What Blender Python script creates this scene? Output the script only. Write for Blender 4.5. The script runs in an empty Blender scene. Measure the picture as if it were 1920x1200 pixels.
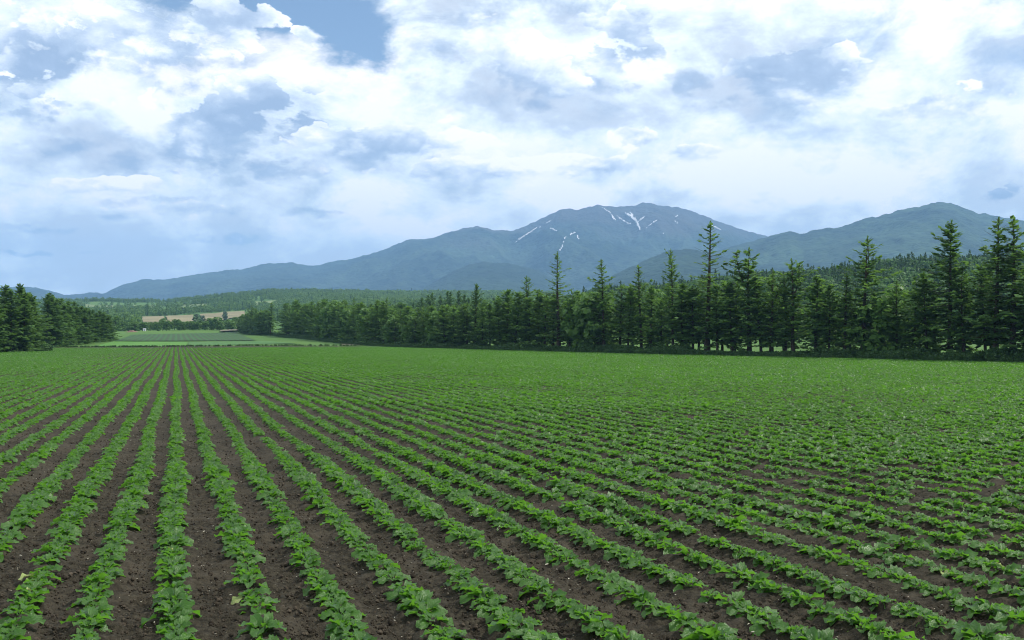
import bpy, math, random
import numpy as np
from mathutils import Matrix, Vector, Euler

R = math.radians
C = bpy.context.scene.collection
sc = bpy.context.scene
rnd = random.Random(7)

# ------------------------------------------------------------------ camera, sky, sun, exposure
F = 1884.0            # focal length in photograph pixels (1920 wide)
YH = 622.0            # eye level in the photograph
CZ = 2.12             # eye height

cam_d = bpy.data.cameras.new('camera')
cam = bpy.data.objects.new('camera', cam_d)
C.objects.link(cam)
cam_d.sensor_width = 36.0
cam_d.lens = 36.0 * F / 1920.0
cam_d.clip_start = 0.1
cam_d.clip_end = 20000
cam.location = (0, 0, CZ)
cam.rotation_euler = (R(90) + math.atan((YH - 600) / F), 0, 0)
sc.camera = cam

SUN_AZ, SUN_EL = 80.0, 50.0       # degrees: to the right of the view direction, above the horizon
SUN_DIR = Vector((math.sin(R(SUN_AZ)) * math.cos(R(SUN_EL)), math.cos(R(SUN_AZ)) * math.cos(R(SUN_EL)), math.sin(R(SUN_EL))))
sun_d = bpy.data.lights.new('sun', 'SUN')
sun_d.energy = 4.6
sun_d.angle = R(0.53)
sun_d.color = (1.0, 0.95, 0.86)
sun = bpy.data.objects.new('sun', sun_d)
C.objects.link(sun)
sun.location = (60, 60, 120)
sun.rotation_euler = (-SUN_DIR).to_track_quat('-Z', 'Y').to_euler()

sc.view_settings.view_transform = 'Standard'
sc.view_settings.look = 'None'
sc.view_settings.exposure = 0.12
sc.view_settings.gamma = 1.0
sc.view_settings.use_curve_mapping = False
sc.render.engine = 'CYCLES'
sc.cycles.use_denoising = True
sc.cycles.filter_width = 1.1
sc.cycles.max_bounces = 6
sc.cycles.diffuse_bounces = 2
sc.cycles.glossy_bounces = 2
sc.cycles.transmission_bounces = 3
sc.cycles.volume_bounces = 0
sc.cycles.sample_clamp_indirect = 4.0
sc.cycles.caustics_reflective = False
sc.cycles.caustics_refractive = False


class NT:
    """small helper around a node tree"""
    def __init__(self, tree):
        self.t = tree
    def n(self, kind, **kw):
        nd = self.t.nodes.new(kind)
        for k, v in kw.items():
            setattr(nd, k, v)
        return nd
    def l(self, a, b):
        self.t.links.new(a, b)
    def m(self, op, a, b=None, c=None, clamp=False):
        nd = self.n('ShaderNodeMath', operation=op, use_clamp=clamp)
        for i, v in enumerate((a, b, c)):
            if v is None:
                continue
            if isinstance(v, (int, float)):
                nd.inputs[i].default_value = v
            else:
                self.l(v, nd.inputs[i])
        return nd.outputs[0]
    def mix(self, f, a, b, blend='MIX'):
        nd = self.n('ShaderNodeMix', data_type='RGBA', blend_type=blend)
        for s, v in ((nd.inputs[0], f), (nd.inputs[6], a), (nd.inputs[7], b)):
            if isinstance(v, (int, float)):
                s.default_value = v
            elif isinstance(v, tuple):
                s.default_value = (v[0], v[1], v[2], 1)
            else:
                self.l(v, s)
        return nd.outputs[2]
    def noise(self, vec, scale, detail=3, rough=0.55, dist=0.0):
        nd = self.n('ShaderNodeTexNoise')
        nd.inputs['Scale'].default_value = scale
        nd.inputs['Detail'].default_value = detail
        nd.inputs['Roughness'].default_value = rough
        nd.inputs['Distortion'].default_value = dist
        if vec is not None:
            self.l(vec, nd.inputs['Vector'])
        return nd.outputs['Fac']
    def step(self, v, a, b, lo=0.0, hi=1.0):
        nd = self.n('ShaderNodeMapRange', interpolation_type='SMOOTHSTEP')
        for i, x in enumerate((v, a, b, lo, hi)):
            if isinstance(x, (int, float)):
                nd.inputs[i].default_value = x
            else:
                self.l(x, nd.inputs[i])
        return nd.outputs[0]
    def vm(self, op, a, b):
        nd = self.n('ShaderNodeVectorMath', operation=op)
        for i, v in enumerate((a, b)):
            if isinstance(v, tuple):
                nd.inputs[i].default_value = v
            else:
                self.l(v, nd.inputs[i])
        return nd.outputs[0]


def build_world():
    w = bpy.data.worlds.new('World')
    sc.world = w
    w.use_nodes = True
    t = w.node_tree
    t.nodes.clear()
    g = NT(t)
    sky = g.n('ShaderNodeTexSky', sky_type='NISHITA')
    sky.sun_disc = False
    sky.sun_elevation = R(SUN_EL)
    sky.sun_rotation = R(SUN_AZ)
    sky.air_density = 1.0
    sky.dust_density = 0.6
    sky.ozone_density = 1.6
    tc = g.n('ShaderNodeTexCoord')
    d = tc.outputs['Generated']
    sep = g.n('ShaderNodeSeparateXYZ')
    g.l(d, sep.inputs[0])
    x, y, z = sep.outputs
    az0 = g.m('ARCTAN2', x, y)
    el0 = g.m('ARCSINE', z)
    # clouds flatten towards the horizon: stretch the noise space vertically
    st = g.vm('MULTIPLY', d, (1.0, 1.0, 1.75))
    warp = g.n('ShaderNodeTexNoise')
    warp.inputs['Scale'].default_value = 7.0
    warp.inputs['Detail'].default_value = 6
    warp.inputs['Roughness'].default_value = 0.62
    g.l(st, warp.inputs['Vector'])
    ws = g.n('ShaderNodeSeparateXYZ')
    g.l(warp.outputs['Color'], ws.inputs[0])
    az = g.m('ADD', az0, g.m('MULTIPLY', g.m('SUBTRACT', ws.outputs[0], 0.5), 0.15))
    el = g.m('ADD', el0, g.m('MULTIPLY', g.m('SUBTRACT', ws.outputs[1], 0.5), 0.11))

    def blob(px, py, sx, sy, w_):
        a = math.atan((px - 960) / F)
        e = math.atan((YH - py) / F * math.cos(a))
        u = g.m('MULTIPLY', g.m('SUBTRACT', az, a), F / sx)
        v = g.m('MULTIPLY', g.m('SUBTRACT', el, e), F / sy)
        q = g.m('ADD', g.m('MULTIPLY', u, u), g.m('MULTIPLY', v, v))
        return g.m('MULTIPLY', g.m('POWER', 2.718, g.m('MULTIPLY', q, -1.0)), w_)

    def total(bl, start):
        acc = start
        for b in bl:
            acc = g.m('ADD', blob(*b), acc)
        return acc

    up = g.vm('ADD', st, (0.035, 0.0, 0.075))
    n0 = g.noise(st, 9.0, 6, 0.60, 0.25)
    n1 = g.noise(up, 9.0, 6, 0.60, 0.25)
    fine = g.noise(st, 26.0, 5, 0.6, 0.2)
    rim = g.m('SUBTRACT', n0, n1)
    # cover: where the blue shows through
    cover = total([
        (588, 45, 105, 74, -1.6), (530, 8, 60, 36, -0.8), (655, 95, 40, 45, -0.5), (350, -6, 70, 24, -0.55),
        (420, 122, 62, 17, -0.40), (562, 76, 34, 24, 1.15),
        (1105, 20, 90, 30, -0.28), (1700, 60, 260, 90, -0.12),
    ], g.m('MULTIPLY_ADD', g.m('SUBTRACT', n0, 0.5), 2.1, 0.78))
    alpha = g.step(cover, 0.05, 0.75)
    # light and shade on the cloud masses
    shade = total([
        (330, 290, 320, 46, -0.40), (10, 60, 60, 55, -0.30), (880, 130, 150, 60, -0.35), (1330, 165, 180, 52, -0.42),
        (1780, 243, 170, 15, -0.20), (160, 470, 420, 70, -0.30), (480, 475, 330, 55, -0.26), (300, 545, 600, 30, -0.20),
        (330, 110, 220, 75, 0.30), (650, 230, 220, 70, 0.26), (1200, 345, 400, 50, 0.20), (1560, 330, 300, 60, 0.10), (1720, 60, 260, 80, 0.05),
    ], g.m('MULTIPLY_ADD', rim, 2.3, 0.74))
    shade = g.m('ADD', shade, g.m('MULTIPLY', g.m('SUBTRACT', fine, 0.5), 0.42))
    ramp = g.n('ShaderNodeValToRGB')
    cr = ramp.color_ramp
    cr.elements[0].position = 0.0
    cr.elements[0].color = (0.590, 0.620, 0.690, 1)
    cr.elements[1].position = 1.0
    cr.elements[1].color = (1.06, 1.03, 1.0, 1)
    e = cr.elements.new(0.38); e.color = (0.620, 0.680, 0.760, 1)
    e = cr.elements.new(0.70); e.color = (0.840, 0.910, 0.950, 1)
    g.l(shade, ramp.inputs[0])
    # single cumulus masses, from back to front: crisp puffed tops, soft grey undersides
    puff_n = g.n('ShaderNodeTexVoronoi', feature='F1')
    puff_n.inputs['Scale'].default_value = 17.0
    puff_n.inputs['Detail'].default_value = 2.0
    puff_n.inputs['Roughness'].default_value = 0.55
    pv = g.n('ShaderNodeVectorMath', operation='MULTIPLY_ADD')
    g.l(warp.outputs['Color'], pv.inputs[0]); pv.inputs[1].default_value = (0.10, 0.10, 0.10); g.l(st, pv.inputs[2])
    g.l(pv.outputs[0], puff_n.inputs['Vector'])
    puff = g.m('SUBTRACT', 0.62, puff_n.outputs['Distance'])
    edge = g.m('ADD', g.m('MULTIPLY', puff, 1.1), g.m('MULTIPLY', g.m('SUBTRACT', fine, 0.5), 1.1))
    lit = g.m('ADD', g.m('MULTIPLY', rim, 2.0), g.m('ADD', g.m('MULTIPLY', g.m('SUBTRACT', puff, 0.2), 1.0), g.m('MULTIPLY', g.m('SUBTRACT', fine, 0.5), 0.55)))
    azc = g.m('ADD', az0, g.m('MULTIPLY', g.m('SUBTRACT', ws.outputs[0], 0.5), 0.075))
    elc = g.m('ADD', el0, g.m('MULTIPLY', g.m('SUBTRACT', ws.outputs[1], 0.5), 0.055))
    col = ramp.outputs[0]
    sky_mask = alpha
    def cloud(col, msk, px, py, rx, ry, base, slope):
        a = math.atan((px - 960) / F)
        e0 = math.atan((YH - py) / F * math.cos(a))
        u = g.m('MULTIPLY', g.m('SUBTRACT', azc, a), F / rx)
        v = g.m('MULTIPLY', g.m('SUBTRACT', elc, e0), F / ry)
        q = g.m('MULTIPLY_ADD', u, u, g.m('MULTIPLY', v, v))
        e = g.m('ADD', g.m('SUBTRACT', 0.80, q), edge)
        soft = g.step(v, 0.40, -0.8, 0.13 if base > 0.64 else 0.75, 1.0)
        k = g.step(e, 0.0, soft)
        li = g.m('ADD', g.m('MULTIPLY_ADD', v, slope, base), lit)
        li = g.m('ADD', li, g.step(e, 0.05, 0.55, 0.28 if base > 0.64 else 0.06, 0.0))     # thin edges let the sun through
        r2 = g.n('ShaderNodeValToRGB')
        c2 = r2.color_ramp
        c2.elements[0].position = 0.0; c2.elements[0].color = (0.315, 0.400, 0.550, 1)
        c2.elements[1].position = 1.0; c2.elements[1].color = (1.14, 1.08, 1.02, 1)
        for p_, c_ in ((0.35, (0.430, 0.520, 0.665, 1)), (0.68, (0.760, 0.820, 0.880, 1))):
            x_ = c2.elements.new(p_); x_.color = c_
        g.l(li, r2.inputs[0])
        return g.mix(k, col, r2.outputs[0]), g.m('MAXIMUM', msk, k)
    for c_ in [
        (60, 120, 200, 120, 0.70, 0.20), (250, 110, 300, 130, 0.86, 0.15), (430, 60, 110, 80, 0.95, 0.15),
        (1500, 130, 170, 70, 0.80, 0.22), (1180, 110, 160, 120, 0.74, 0.36), (1290, 150, 90, 70, 0.34, 0.30), (1420, 190, 130, 52, 0.34, 0.34),
        (960, 140, 180, 110, 0.86, 0.20), (850, 105, 165, 115, 0.50, 0.50), (1010, 195, 72, 28, 0.62, 0.2),
        (470, 230, 240, 120, 0.66, 0.55), (250, 285, 380, 56, 0.24, 0.25), (90, 200, 130, 70, 0.80, 0.35), (450, 318, 190, 38, 0.22, 0.25),
        (720, 285, 300, 70, 0.90, 0.34), (860, 330, 260, 40, 1.0, 0.25), (150, 345, 190, 28, 0.95, 0.25), (330, 400, 210, 22, 0.90, 0.2),
        (1190, 262, 85, 50, 1.02, 0.30), (1300, 285, 190, 34, 1.05, 0.28), (1070, 325, 230, 34, 1.08, 0.15),
        (1770, 205, 230, 48, 0.96, 0.40), (1885, 358, 70, 30, 0.86, 0.45), (561, 78, 36, 30, 0.92, 0.20),
        (110, 425, 210, 15, 0.58, 0.1), (240, 378, 240, 15, 0.60, 0.1), (430, 446, 170, 13, 0.56, 0.1), (60, 470, 170, 9, 0.56, 0.1), (620, 400, 190, 14, 0.6, 0.1),
    ]:
        col, sky_mask = cloud(col, sky_mask, *c_)
    bg_sky = g.n('ShaderNodeBackground')
    bg_sky.inputs['Strength'].default_value = 0.135
    g.l(sky.outputs[0], bg_sky.inputs['Color'])
    bg_cl = g.n('ShaderNodeBackground')
    bg_cl.inputs['Strength'].default_value = 1.32
    g.l(col, bg_cl.inputs['Color'])
    mx = g.n('ShaderNodeMixShader')
    g.l(sky_mask, mx.inputs[0])
    g.l(bg_sky.outputs[0], mx.inputs[1])
    g.l(bg_cl.outputs[0], mx.inputs[2])
    out = g.n('ShaderNodeOutputWorld')
    g.l(mx.outputs[0], out.inputs['Surface'])
    w.cycles.sampling_method = 'MANUAL'
    w.cycles.sample_map_resolution = 512

build_world()


# ------------------------------------------------------------------ helpers
def tag(o, label=None, cat=None, group=None, kind=None):
    if label: o['label'] = label
    if cat: o['category'] = cat
    if group: o['group'] = group
    if kind: o['kind'] = kind
    return o

def link(name, me, parent=None):
    o = bpy.data.objects.new(name, me)
    C.objects.link(o)
    if parent is not None:
        o.parent = parent
    return o

def mesh_np(name, v, f, mat=None, smooth=False, uv=None):
    """v (n,3); f (m,k) all of one size"""
    v = np.asarray(v, dtype=np.float32)
    f = np.asarray(f, dtype=np.int32)
    me = bpy.data.meshes.new(name)
    m, k = f.shape
    me.vertices.add(len(v))
    me.vertices.foreach_set('co', v.ravel())
    me.loops.add(m * k)
    me.loops.foreach_set('vertex_index', f.ravel())
    me.polygons.add(m)
    me.polygons.foreach_set('loop_start', np.arange(m, dtype=np.int32) * k)
    me.polygons.foreach_set('use_smooth', np.full(m, smooth, dtype=bool))
    me.update(calc_edges=True)
    if uv is not None:
        l = me.uv_layers.new(name='UVMap')
        l.data.foreach_set('uv', np.asarray(uv, dtype=np.float32)[f.ravel()].ravel())
    me.validate()
    if mat: me.materials.append(mat)
    return me

def grid_faces(nr, nc, wrap=False):
    i = np.arange(nr - 1)[:, None]
    j = np.arange(nc if wrap else nc - 1)[None, :]
    a = i * nc + j
    b = i * nc + (j + 1) % nc
    return np.stack([a, b, b + nc, a + nc], axis=-1).reshape(-1, 4)

def _hash(ix, iy, seed):
    h = (ix.astype(np.int64) * 374761393 + iy.astype(np.int64) * 668265263 + seed * 974634777) & 0xFFFFFFFF
    h = ((h ^ (h >> 13)) * 1274126177) & 0xFFFFFFFF
    h = ((h ^ (h >> 16)) * 2246822519) & 0xFFFFFFFF
    return ((h ^ (h >> 15)) & 0xFFFFFF) / float(0xFFFFFF)

def vnoise(x, y, seed=0):
    x = np.asarray(x, dtype=np.float64); y = np.asarray(y, dtype=np.float64)
    ix = np.floor(x); iy = np.floor(y)
    fx = x - ix; fy = y - iy
    fx = fx * fx * fx * (fx * (fx * 6 - 15) + 10); fy = fy * fy * fy * (fy * (fy * 6 - 15) + 10)
    ix = ix.astype(np.int64); iy = iy.astype(np.int64)
    a = _hash(ix, iy, seed); b = _hash(ix + 1, iy, seed)
    c = _hash(ix, iy + 1, seed); d = _hash(ix + 1, iy + 1, seed)
    return (a + (b - a) * fx) * (1 - fy) + (c + (d - c) * fx) * fy

def fbm(x, y, oct=4, seed=0, gain=0.5):
    s = 0; a = 1.0; tot = 0
    for o in range(oct):
        s = s + a * vnoise(x * 2 ** o + 17.3 * o, y * 2 ** o - 9.1 * o, seed + o)
        tot += a; a *= gain
    return s / tot

def ridged(x, y, oct=4, seed=0):
    s = 0; a = 1.0; tot = 0
    for o in range(oct):
        s = s + a * (1 - np.abs(2 * vnoise(x * 2 ** o + 5.7 * o, y * 2 ** o + 3.3 * o, seed + o) - 1))
        tot += a; a *= 0.5
    return s / tot

def sstep(a, b, x):
    t = np.clip((x - a) / (b - a), 0, 1)
    return t * t * (3 - 2 * t)


# ------------------------------------------------------------------ materials
def new_mat(name):
    m = bpy.data.materials.new(name)
    m.use_nodes = True
    m.node_tree.nodes.clear()
    return m, NT(m.node_tree)

def finish(g, shader):
    out = g.n('ShaderNodeOutputMaterial')
    g.l(shader, out.inputs['Surface'])

def principled(g, col, rough=0.8, spec=0.3, normal=None):
    p = g.n('ShaderNodeBsdfPrincipled')
    if isinstance(col, tuple):
        p.inputs['Base Color'].default_value = (*col, 1)
    else:
        g.l(col, p.inputs['Base Color'])
    if isinstance(rough, (int, float)):
        p.inputs['Roughness'].default_value = rough
    else:
        g.l(rough, p.inputs['Roughness'])
    p.inputs['Specular IOR Level'].default_value = spec
    if normal is not None:
        g.l(normal, p.inputs['Normal'])
    return p.outputs[0]

def bump(g, h, strength, dist):
    b = g.n('ShaderNodeBump')
    b.inputs['Strength'].default_value = strength
    b.inputs['Distance'].default_value = dist
    g.l(h, b.inputs['Height'])
    return b.outputs[0]

def leafy(name, dark, light, trans, tmix=0.35, rough=0.5, spec=0.35, noise_scale=1.2, midrib=None):
    """leaf material: colour varies per object and by noise over the plant; light passes through"""
    m, g = new_mat(name)
    oi = g.n('ShaderNodeObjectInfo')
    geo = g.n('ShaderNodeNewGeometry')
    n = g.noise(geo.outputs['Position'], noise_scale, 3, 0.6)
    broad_n = g.noise(geo.outputs['Position'], noise_scale * 0.04, 4, 0.6)
    f = g.m('ADD', g.m('MULTIPLY', oi.outputs['Random'], 0.45), g.m('MULTIPLY', g.step(n, 0.3, 0.7), 0.30))
    f = g.m('ADD', f, g.m('MULTIPLY', g.step(broad_n, 0.35, 0.65), 0.28))
    col = g.mix(f, dark, light)
    ri = geo.outputs['Random Per Island']
    col = g.mix(g.m('MULTIPLY', ri, 0.4), col, tuple(min(1, c * 1.5) for c in light))
    if midrib:
        tc = g.n('ShaderNodeUVMap')
        s = g.n('ShaderNodeSeparateXYZ')
        g.l(tc.outputs[0], s.inputs[0])
        dist = g.m('ABSOLUTE', g.m('SUBTRACT', s.outputs[0], 0.5))
        # side veins run out from the midrib
        vein = g.m('ABSOLUTE', g.m('SUBTRACT', g.m('FRACT', g.m('ADD', g.m('MULTIPLY', s.outputs[1], 5.0), g.m('MULTIPLY', dist, -3.5))), 0.5))
        k = g.m('MAXIMUM', g.step(dist, 0.075, 0.02), g.m('MULTIPLY', g.step(vein, 0.10, 0.0), 0.35))
        col = g.mix(g.m('MULTIPLY', k, 0.75), col, midrib)
        nb = g.noise(tc.outputs[0], 9.0, 2, 0.5)
        nrm = bump(g, g.m('SUBTRACT', g.m('MULTIPLY', nb, 1.0), g.m('MULTIPLY', k, 0.6)), 0.55, 0.012)
    else:
        nrm = None
    p = principled(g, col, rough, spec, nrm)
    tr = g.n('ShaderNodeBsdfTranslucent')
    tcol = g.mix(f, tuple(c * 0.8 for c in trans), trans)
    g.l(tcol, tr.inputs['Color'])
    mx = g.n('ShaderNodeMixShader')
    mx.inputs[0].default_value = tmix
    g.l(p, mx.inputs[1]); g.l(tr.outputs[0], mx.inputs[2])
    finish(g, mx.outputs[0])
    return m

M = {}
M['beet'] = leafy('beet_leaf', (0.020, 0.076, 0.008), (0.056, 0.152, 0.014), (0.155, 0.40, 0.030), 0.42, 0.33, 0.45, 2.0, midrib=(0.10, 0.21, 0.05))
M['beet_pale'] = leafy('beet_leaf_pale', (0.20, 0.28, 0.08), (0.30, 0.36, 0.12), (0.3, 0.4, 0.1), 0.3, 0.45, 0.45, 2.0, midrib=(0.4, 0.4, 0.2))
M['needle'] = leafy('larch_needles', (0.044, 0.110, 0.028), (0.108, 0.208, 0.050), (0.165, 0.31, 0.052), 0.42, 0.6, 0.2, 0.5)
M['spruce'] = leafy('spruce_needles', (0.036, 0.096, 0.024), (0.090, 0.180, 0.044), (0.135, 0.26, 0.048), 0.40, 0.6, 0.2, 0.5)
M['broad'] = leafy('broad_leaves', (0.040, 0.105, 0.020), (0.095, 0.190, 0.036), (0.15, 0.29, 0.04), 0.36, 0.55, 0.3, 0.3)
M['far_broad'] = leafy('far_broad_leaves', (0.075, 0.160, 0.048), (0.140, 0.245, 0.080), (0.20, 0.34, 0.08), 0.40, 0.6, 0.2, 0.03)
M['hill_broad'] = leafy('hill_leaves', (0.044, 0.108, 0.026), (0.076, 0.152, 0.038), (0.12, 0.23, 0.045), 0.34, 0.6, 0.2, 0.03)
M['forest_dark'] = leafy('forest_needles', (0.030, 0.072, 0.022), (0.048, 0.104, 0.030), (0.07, 0.14, 0.03), 0.28, 0.6, 0.2, 0.04)
M['weed'] = leafy('weeds', (0.022, 0.060, 0.016), (0.050, 0.110, 0.028), (0.09, 0.18, 0.03), 0.3, 0.55, 0.3, 0.6)
M['willow'] = leafy('grey_leaves', (0.06, 0.105, 0.060), (0.10, 0.16, 0.085), (0.12, 0.2, 0.08), 0.3, 0.55, 0.3, 0.3)

def bark_mat():
    m, g = new_mat('bark')
    geo = g.n('ShaderNodeNewGeometry')
    v = g.vm('MULTIPLY', geo.outputs['Position'], (1, 1, 0.25))
    n = g.noise(v, 14, 5, 0.65)
    col = g.mix(g.step(n, 0.3, 0.75), (0.035, 0.026, 0.02), (0.10, 0.078, 0.06))
    finish(g, principled(g, col, 0.9, 0.15, bump(g, n, 0.7, 0.03)))
    return m
M['bark'] = bark_mat()

def soil_mat():
    m, g = new_mat('soil')
    geo = g.n('ShaderNodeNewGeometry')
    p = geo.outputs['Position']
    n1 = g.noise(p, 0.7, 4, 0.6)
    n2 = g.noise(p, 16, 5, 0.7)
    n3 = g.noise(p, 70, 3, 0.7)
    col = g.mix(g.step(n2, 0.3, 0.75), (0.0140, 0.0124, 0.0084), (0.066, 0.0580, 0.0405))
    col = g.mix(g.m('MULTIPLY', g.step(n1, 0.42, 0.66), 0.45), col, (0.080, 0.068, 0.049))
    speck = g.step(g.noise(p, 120, 1, 0.5), 0.72, 0.78)
    col = g.mix(g.m('MULTIPLY', speck, 0.5), col, (0.20, 0.17, 0.13))
    h = g.m('ADD', g.m('MULTIPLY', n2, 0.7), g.m('MULTIPLY', n3, 0.45))
    finish(g, principled(g, col, 0.95, 0.12, bump(g, h, 1.0, 0.05)))
    return m
M['soil'] = soil_mat()

def clod_mat():
    m, g = new_mat('clods')
    oi = g.n('ShaderNodeObjectInfo')
    geo = g.n('ShaderNodeNewGeometry')
    n = g.noise(geo.outputs['Position'], 60, 4, 0.7)
    col = g.mix(oi.outputs['Random'], (0.018, 0.015, 0.0105), (0.084, 0.069, 0.050))
    col = g.mix(g.m('MULTIPLY', n, 0.5), col, (0.03, 0.024, 0.018))
    finish(g, principled(g, col, 0.95, 0.1, bump(g, n, 0.8, 0.01)))
    return m
M['clod'] = clod_mat()

def plain(name, a, b, scale, rough=0.85, spec=0.2, bmp=0.0, bd=0.1, space='Position'):
    m, g = new_mat(name)
    geo = g.n('ShaderNodeNewGeometry')
    n = g.noise(geo.outputs[space], scale, 5, 0.62)
    col = g.mix(g.step(n, 0.32, 0.68), a, b)
    finish(g, principled(g, col, rough, spec, bump(g, n, bmp, bd) if bmp else None))
    return m

M['straw'] = plain('straw', (0.26, 0.23, 0.16), (0.58, 0.55, 0.46), 30, 0.7)
M['snow'] = plain('snow', (0.36, 0.38, 0.40), (0.66, 0.67, 0.69), 0.02, 0.8)
M['tan'] = plain('ripe_field', (0.140, 0.130, 0.070), (0.215, 0.190, 0.110), 0.045)
M['pale_field'] = plain('hay_field', (0.085, 0.135, 0.045), (0.145, 0.185, 0.070), 0.02)
M['teal_field'] = plain('young_field', (0.040, 0.115, 0.030), (0.062, 0.145, 0.036), 0.15)
M['bright_crop'] = plain('bright_crop', (0.050, 0.150, 0.022), (0.085, 0.205, 0.034), 0.25, bmp=0.5, bd=0.2)
M['dirt'] = plain('dirt_track', (0.105, 0.095, 0.062), (0.18, 0.16, 0.11), 0.6, bmp=0.4)
M['red_earth'] = plain('red_earth', (0.12, 0.075, 0.055), (0.19, 0.125, 0.09), 1.5, bmp=0.5)
M['white_paint'] = plain('white_paint', (0.74, 0.75, 0.75), (0.82, 0.82, 0.81), 3.0, 0.5)
M['grey_roof'] = plain('grey_roof', (0.30, 0.31, 0.33), (0.40, 0.41, 0.42), 2.0, 0.6)

def crop_rows_mat():
    """dark crop far behind the field: planted lines a few pixels apart at half a kilometre"""
    m, g = new_mat('dark_crop')
    geo = g.n('ShaderNodeNewGeometry')
    s = g.n('ShaderNodeSeparateXYZ')
    g.l(geo.outputs['Position'], s.inputs[0])
    c = g.m('ADD', g.m('MULTIPLY', s.outputs[0], 0.948), g.m('MULTIPLY', s.outputs[1], 0.317))
    n = g.noise(geo.outputs['Position'], 0.3, 4, 0.6)
    w = g.m('SINE', g.m('ADD', g.m('MULTIPLY', c, 2 * math.pi / 1.5), g.m('MULTIPLY', n, 3.0)))
    col = g.mix(g.step(w, -0.3, 0.6), (0.030, 0.054, 0.018), (0.028, 0.092, 0.020))
    col = g.mix(g.m('MULTIPLY', g.step(n, 0.35, 0.7), 0.5), col, (0.022, 0.068, 0.016))
    finish(g, principled(g, col, 0.85, 0.2))
    return m
M['dark_crop'] = crop_rows_mat()

def meadow_mat():
    m, g = new_mat('meadow')
    geo = g.n('ShaderNodeNewGeometry')
    p = geo.outputs['Position']
    big = g.noise(p, 0.006, 4, 0.6)
    mid = g.noise(p, 0.09, 5, 0.65)
    fin = g.noise(p, 2.5, 4, 0.7)
    col = g.mix(g.step(big, 0.38, 0.62), (0.042, 0.108, 0.018), (0.076, 0.152, 0.027))
    col = g.mix(g.m('MULTIPLY', g.step(mid, 0.35, 0.7), 0.5), col, (0.045, 0.105, 0.026))
    col = g.mix(g.m('MULTIPLY', g.step(fin, 0.4, 0.75), 0.4), col, (0.12, 0.19, 0.06))
    finish(g, principled(g, col, 0.9, 0.15, bump(g, fin, 0.6, 0.15)))
    return m
M['meadow'] = meadow_mat()

def mountain_mat(name, dark, light, bald, bald_z):
    """forested slope: tree-sized mottling, paler broadleaf patches low down, bare dwarf scrub near the top"""
    m, g = new_mat(name)
    geo = g.n('ShaderNodeNewGeometry')
    p = geo.outputs['Position']
    s = g.n('ShaderNodeSeparateXYZ')
    g.l(p, s.inputs[0])
    n1 = g.noise(p, 0.0018, 6, 0.62)
    n2 = g.noise(p, 0.012, 5, 0.65)
    vor = g.n('ShaderNodeTexVoronoi', feature='F1')
    vor.inputs['Scale'].default_value = 0.045
    g.l(p, vor.inputs['Vector'])
    crown = vor.outputs['Distance']
    col = g.mix(g.step(n1, 0.40, 0.62), dark, light)
    col = g.mix(g.m('MULTIPLY', g.step(n2, 0.38, 0.68), 0.55), col, tuple(c * 1.25 for c in light))
    sepc = g.n('ShaderNodeSeparateColor')
    g.l(vor.outputs['Color'], sepc.inputs[0])
    col = g.mix(g.m('MULTIPLY', sepc.outputs[0], 0.45), col, tuple(c * 0.55 for c in dark))
    if bald:
        hz = g.m('ADD', s.outputs[2], g.m('MULTIPLY', g.m('SUBTRACT', n1, 0.5), 520.0))
        k = g.step(hz, bald_z - 80, bald_z + 120)
        col = g.mix(g.m('MULTIPLY', k, 0.75), col, bald)
    h = g.m('ADD', g.m('MULTIPLY', crown, -1.0), g.m('MULTIPLY', n2, 1.2))
    finish(g, principled(g, col, 0.95, 0.05, bump(g, h, 0.6, 10.0)))
    return m

M['mount_far'] = mountain_mat('mountain_far', (0.010, 0.024, 0.016), (0.048, 0.078, 0.044), (0.066, 0.056, 0.054), 580)
M['mount_right'] = mountain_mat('mountain_near', (0.012, 0.027, 0.016), (0.048, 0.084, 0.040), None, 0)
M['hill'] = mountain_mat('foothill', (0.014, 0.030, 0.019), (0.030, 0.056, 0.030), None, 0)


# ------------------------------------------------------------------ terrain
DK = np.array([0, 188, 235, 300, 420, 500, 600, 1000, 1300, 1600, 2200, 3000, 6000], dtype=float)
PK = np.array([-900, 300, 500, 700, 1000, 1200, 1450, 1750, 2000, 3200], dtype=float)
ZT = np.array([
    # 0  188   235   300   420  500  600  1000 1300 1600 2200 3000 6000
    [0, 0.0,  0.6,  1.2,  2.9, 4.5, 6.8, 22, 37, 51, 56, 64, 70],
    [0, 0.0,  0.6,  1.2,  2.9, 4.5, 6.8, 22, 37, 51, 56, 64, 70],
    [0, 0.0,  0.6,  1.3,  2.9, 4.5, 6.8, 23, 45, 66, 70, 72, 70],
    [0, 0.0,  0.2,  0.9,  3.0, 5.5, 9.0, 28, 46, 62, 66, 70, 70],
    [0, 0.0,  0.2,  0.8,  5.0, 9.5, 13,  27, 44, 60, 66, 70, 70],
    [0, 0.0,  0.2,  1.0,  9.5,  17, 20,  32, 44, 58, 66, 70, 70],
    [0, 0.0,  0.2,  1.4,  14,  24, 28,  38, 48, 60, 66, 70, 70],
    [0, 0.0,  0.2,  2.0,  19,  31.5, 36,  44, 53, 62, 66, 70, 70],
    [0, 0.0,  0.2,  2.4,  22,  36, 40,  47, 55, 62, 66, 70, 70],
    [0, 0.0,  0.2,  2.4,  22,  36, 40,  47, 55, 62, 66, 70, 70],
], dtype=float)

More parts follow.
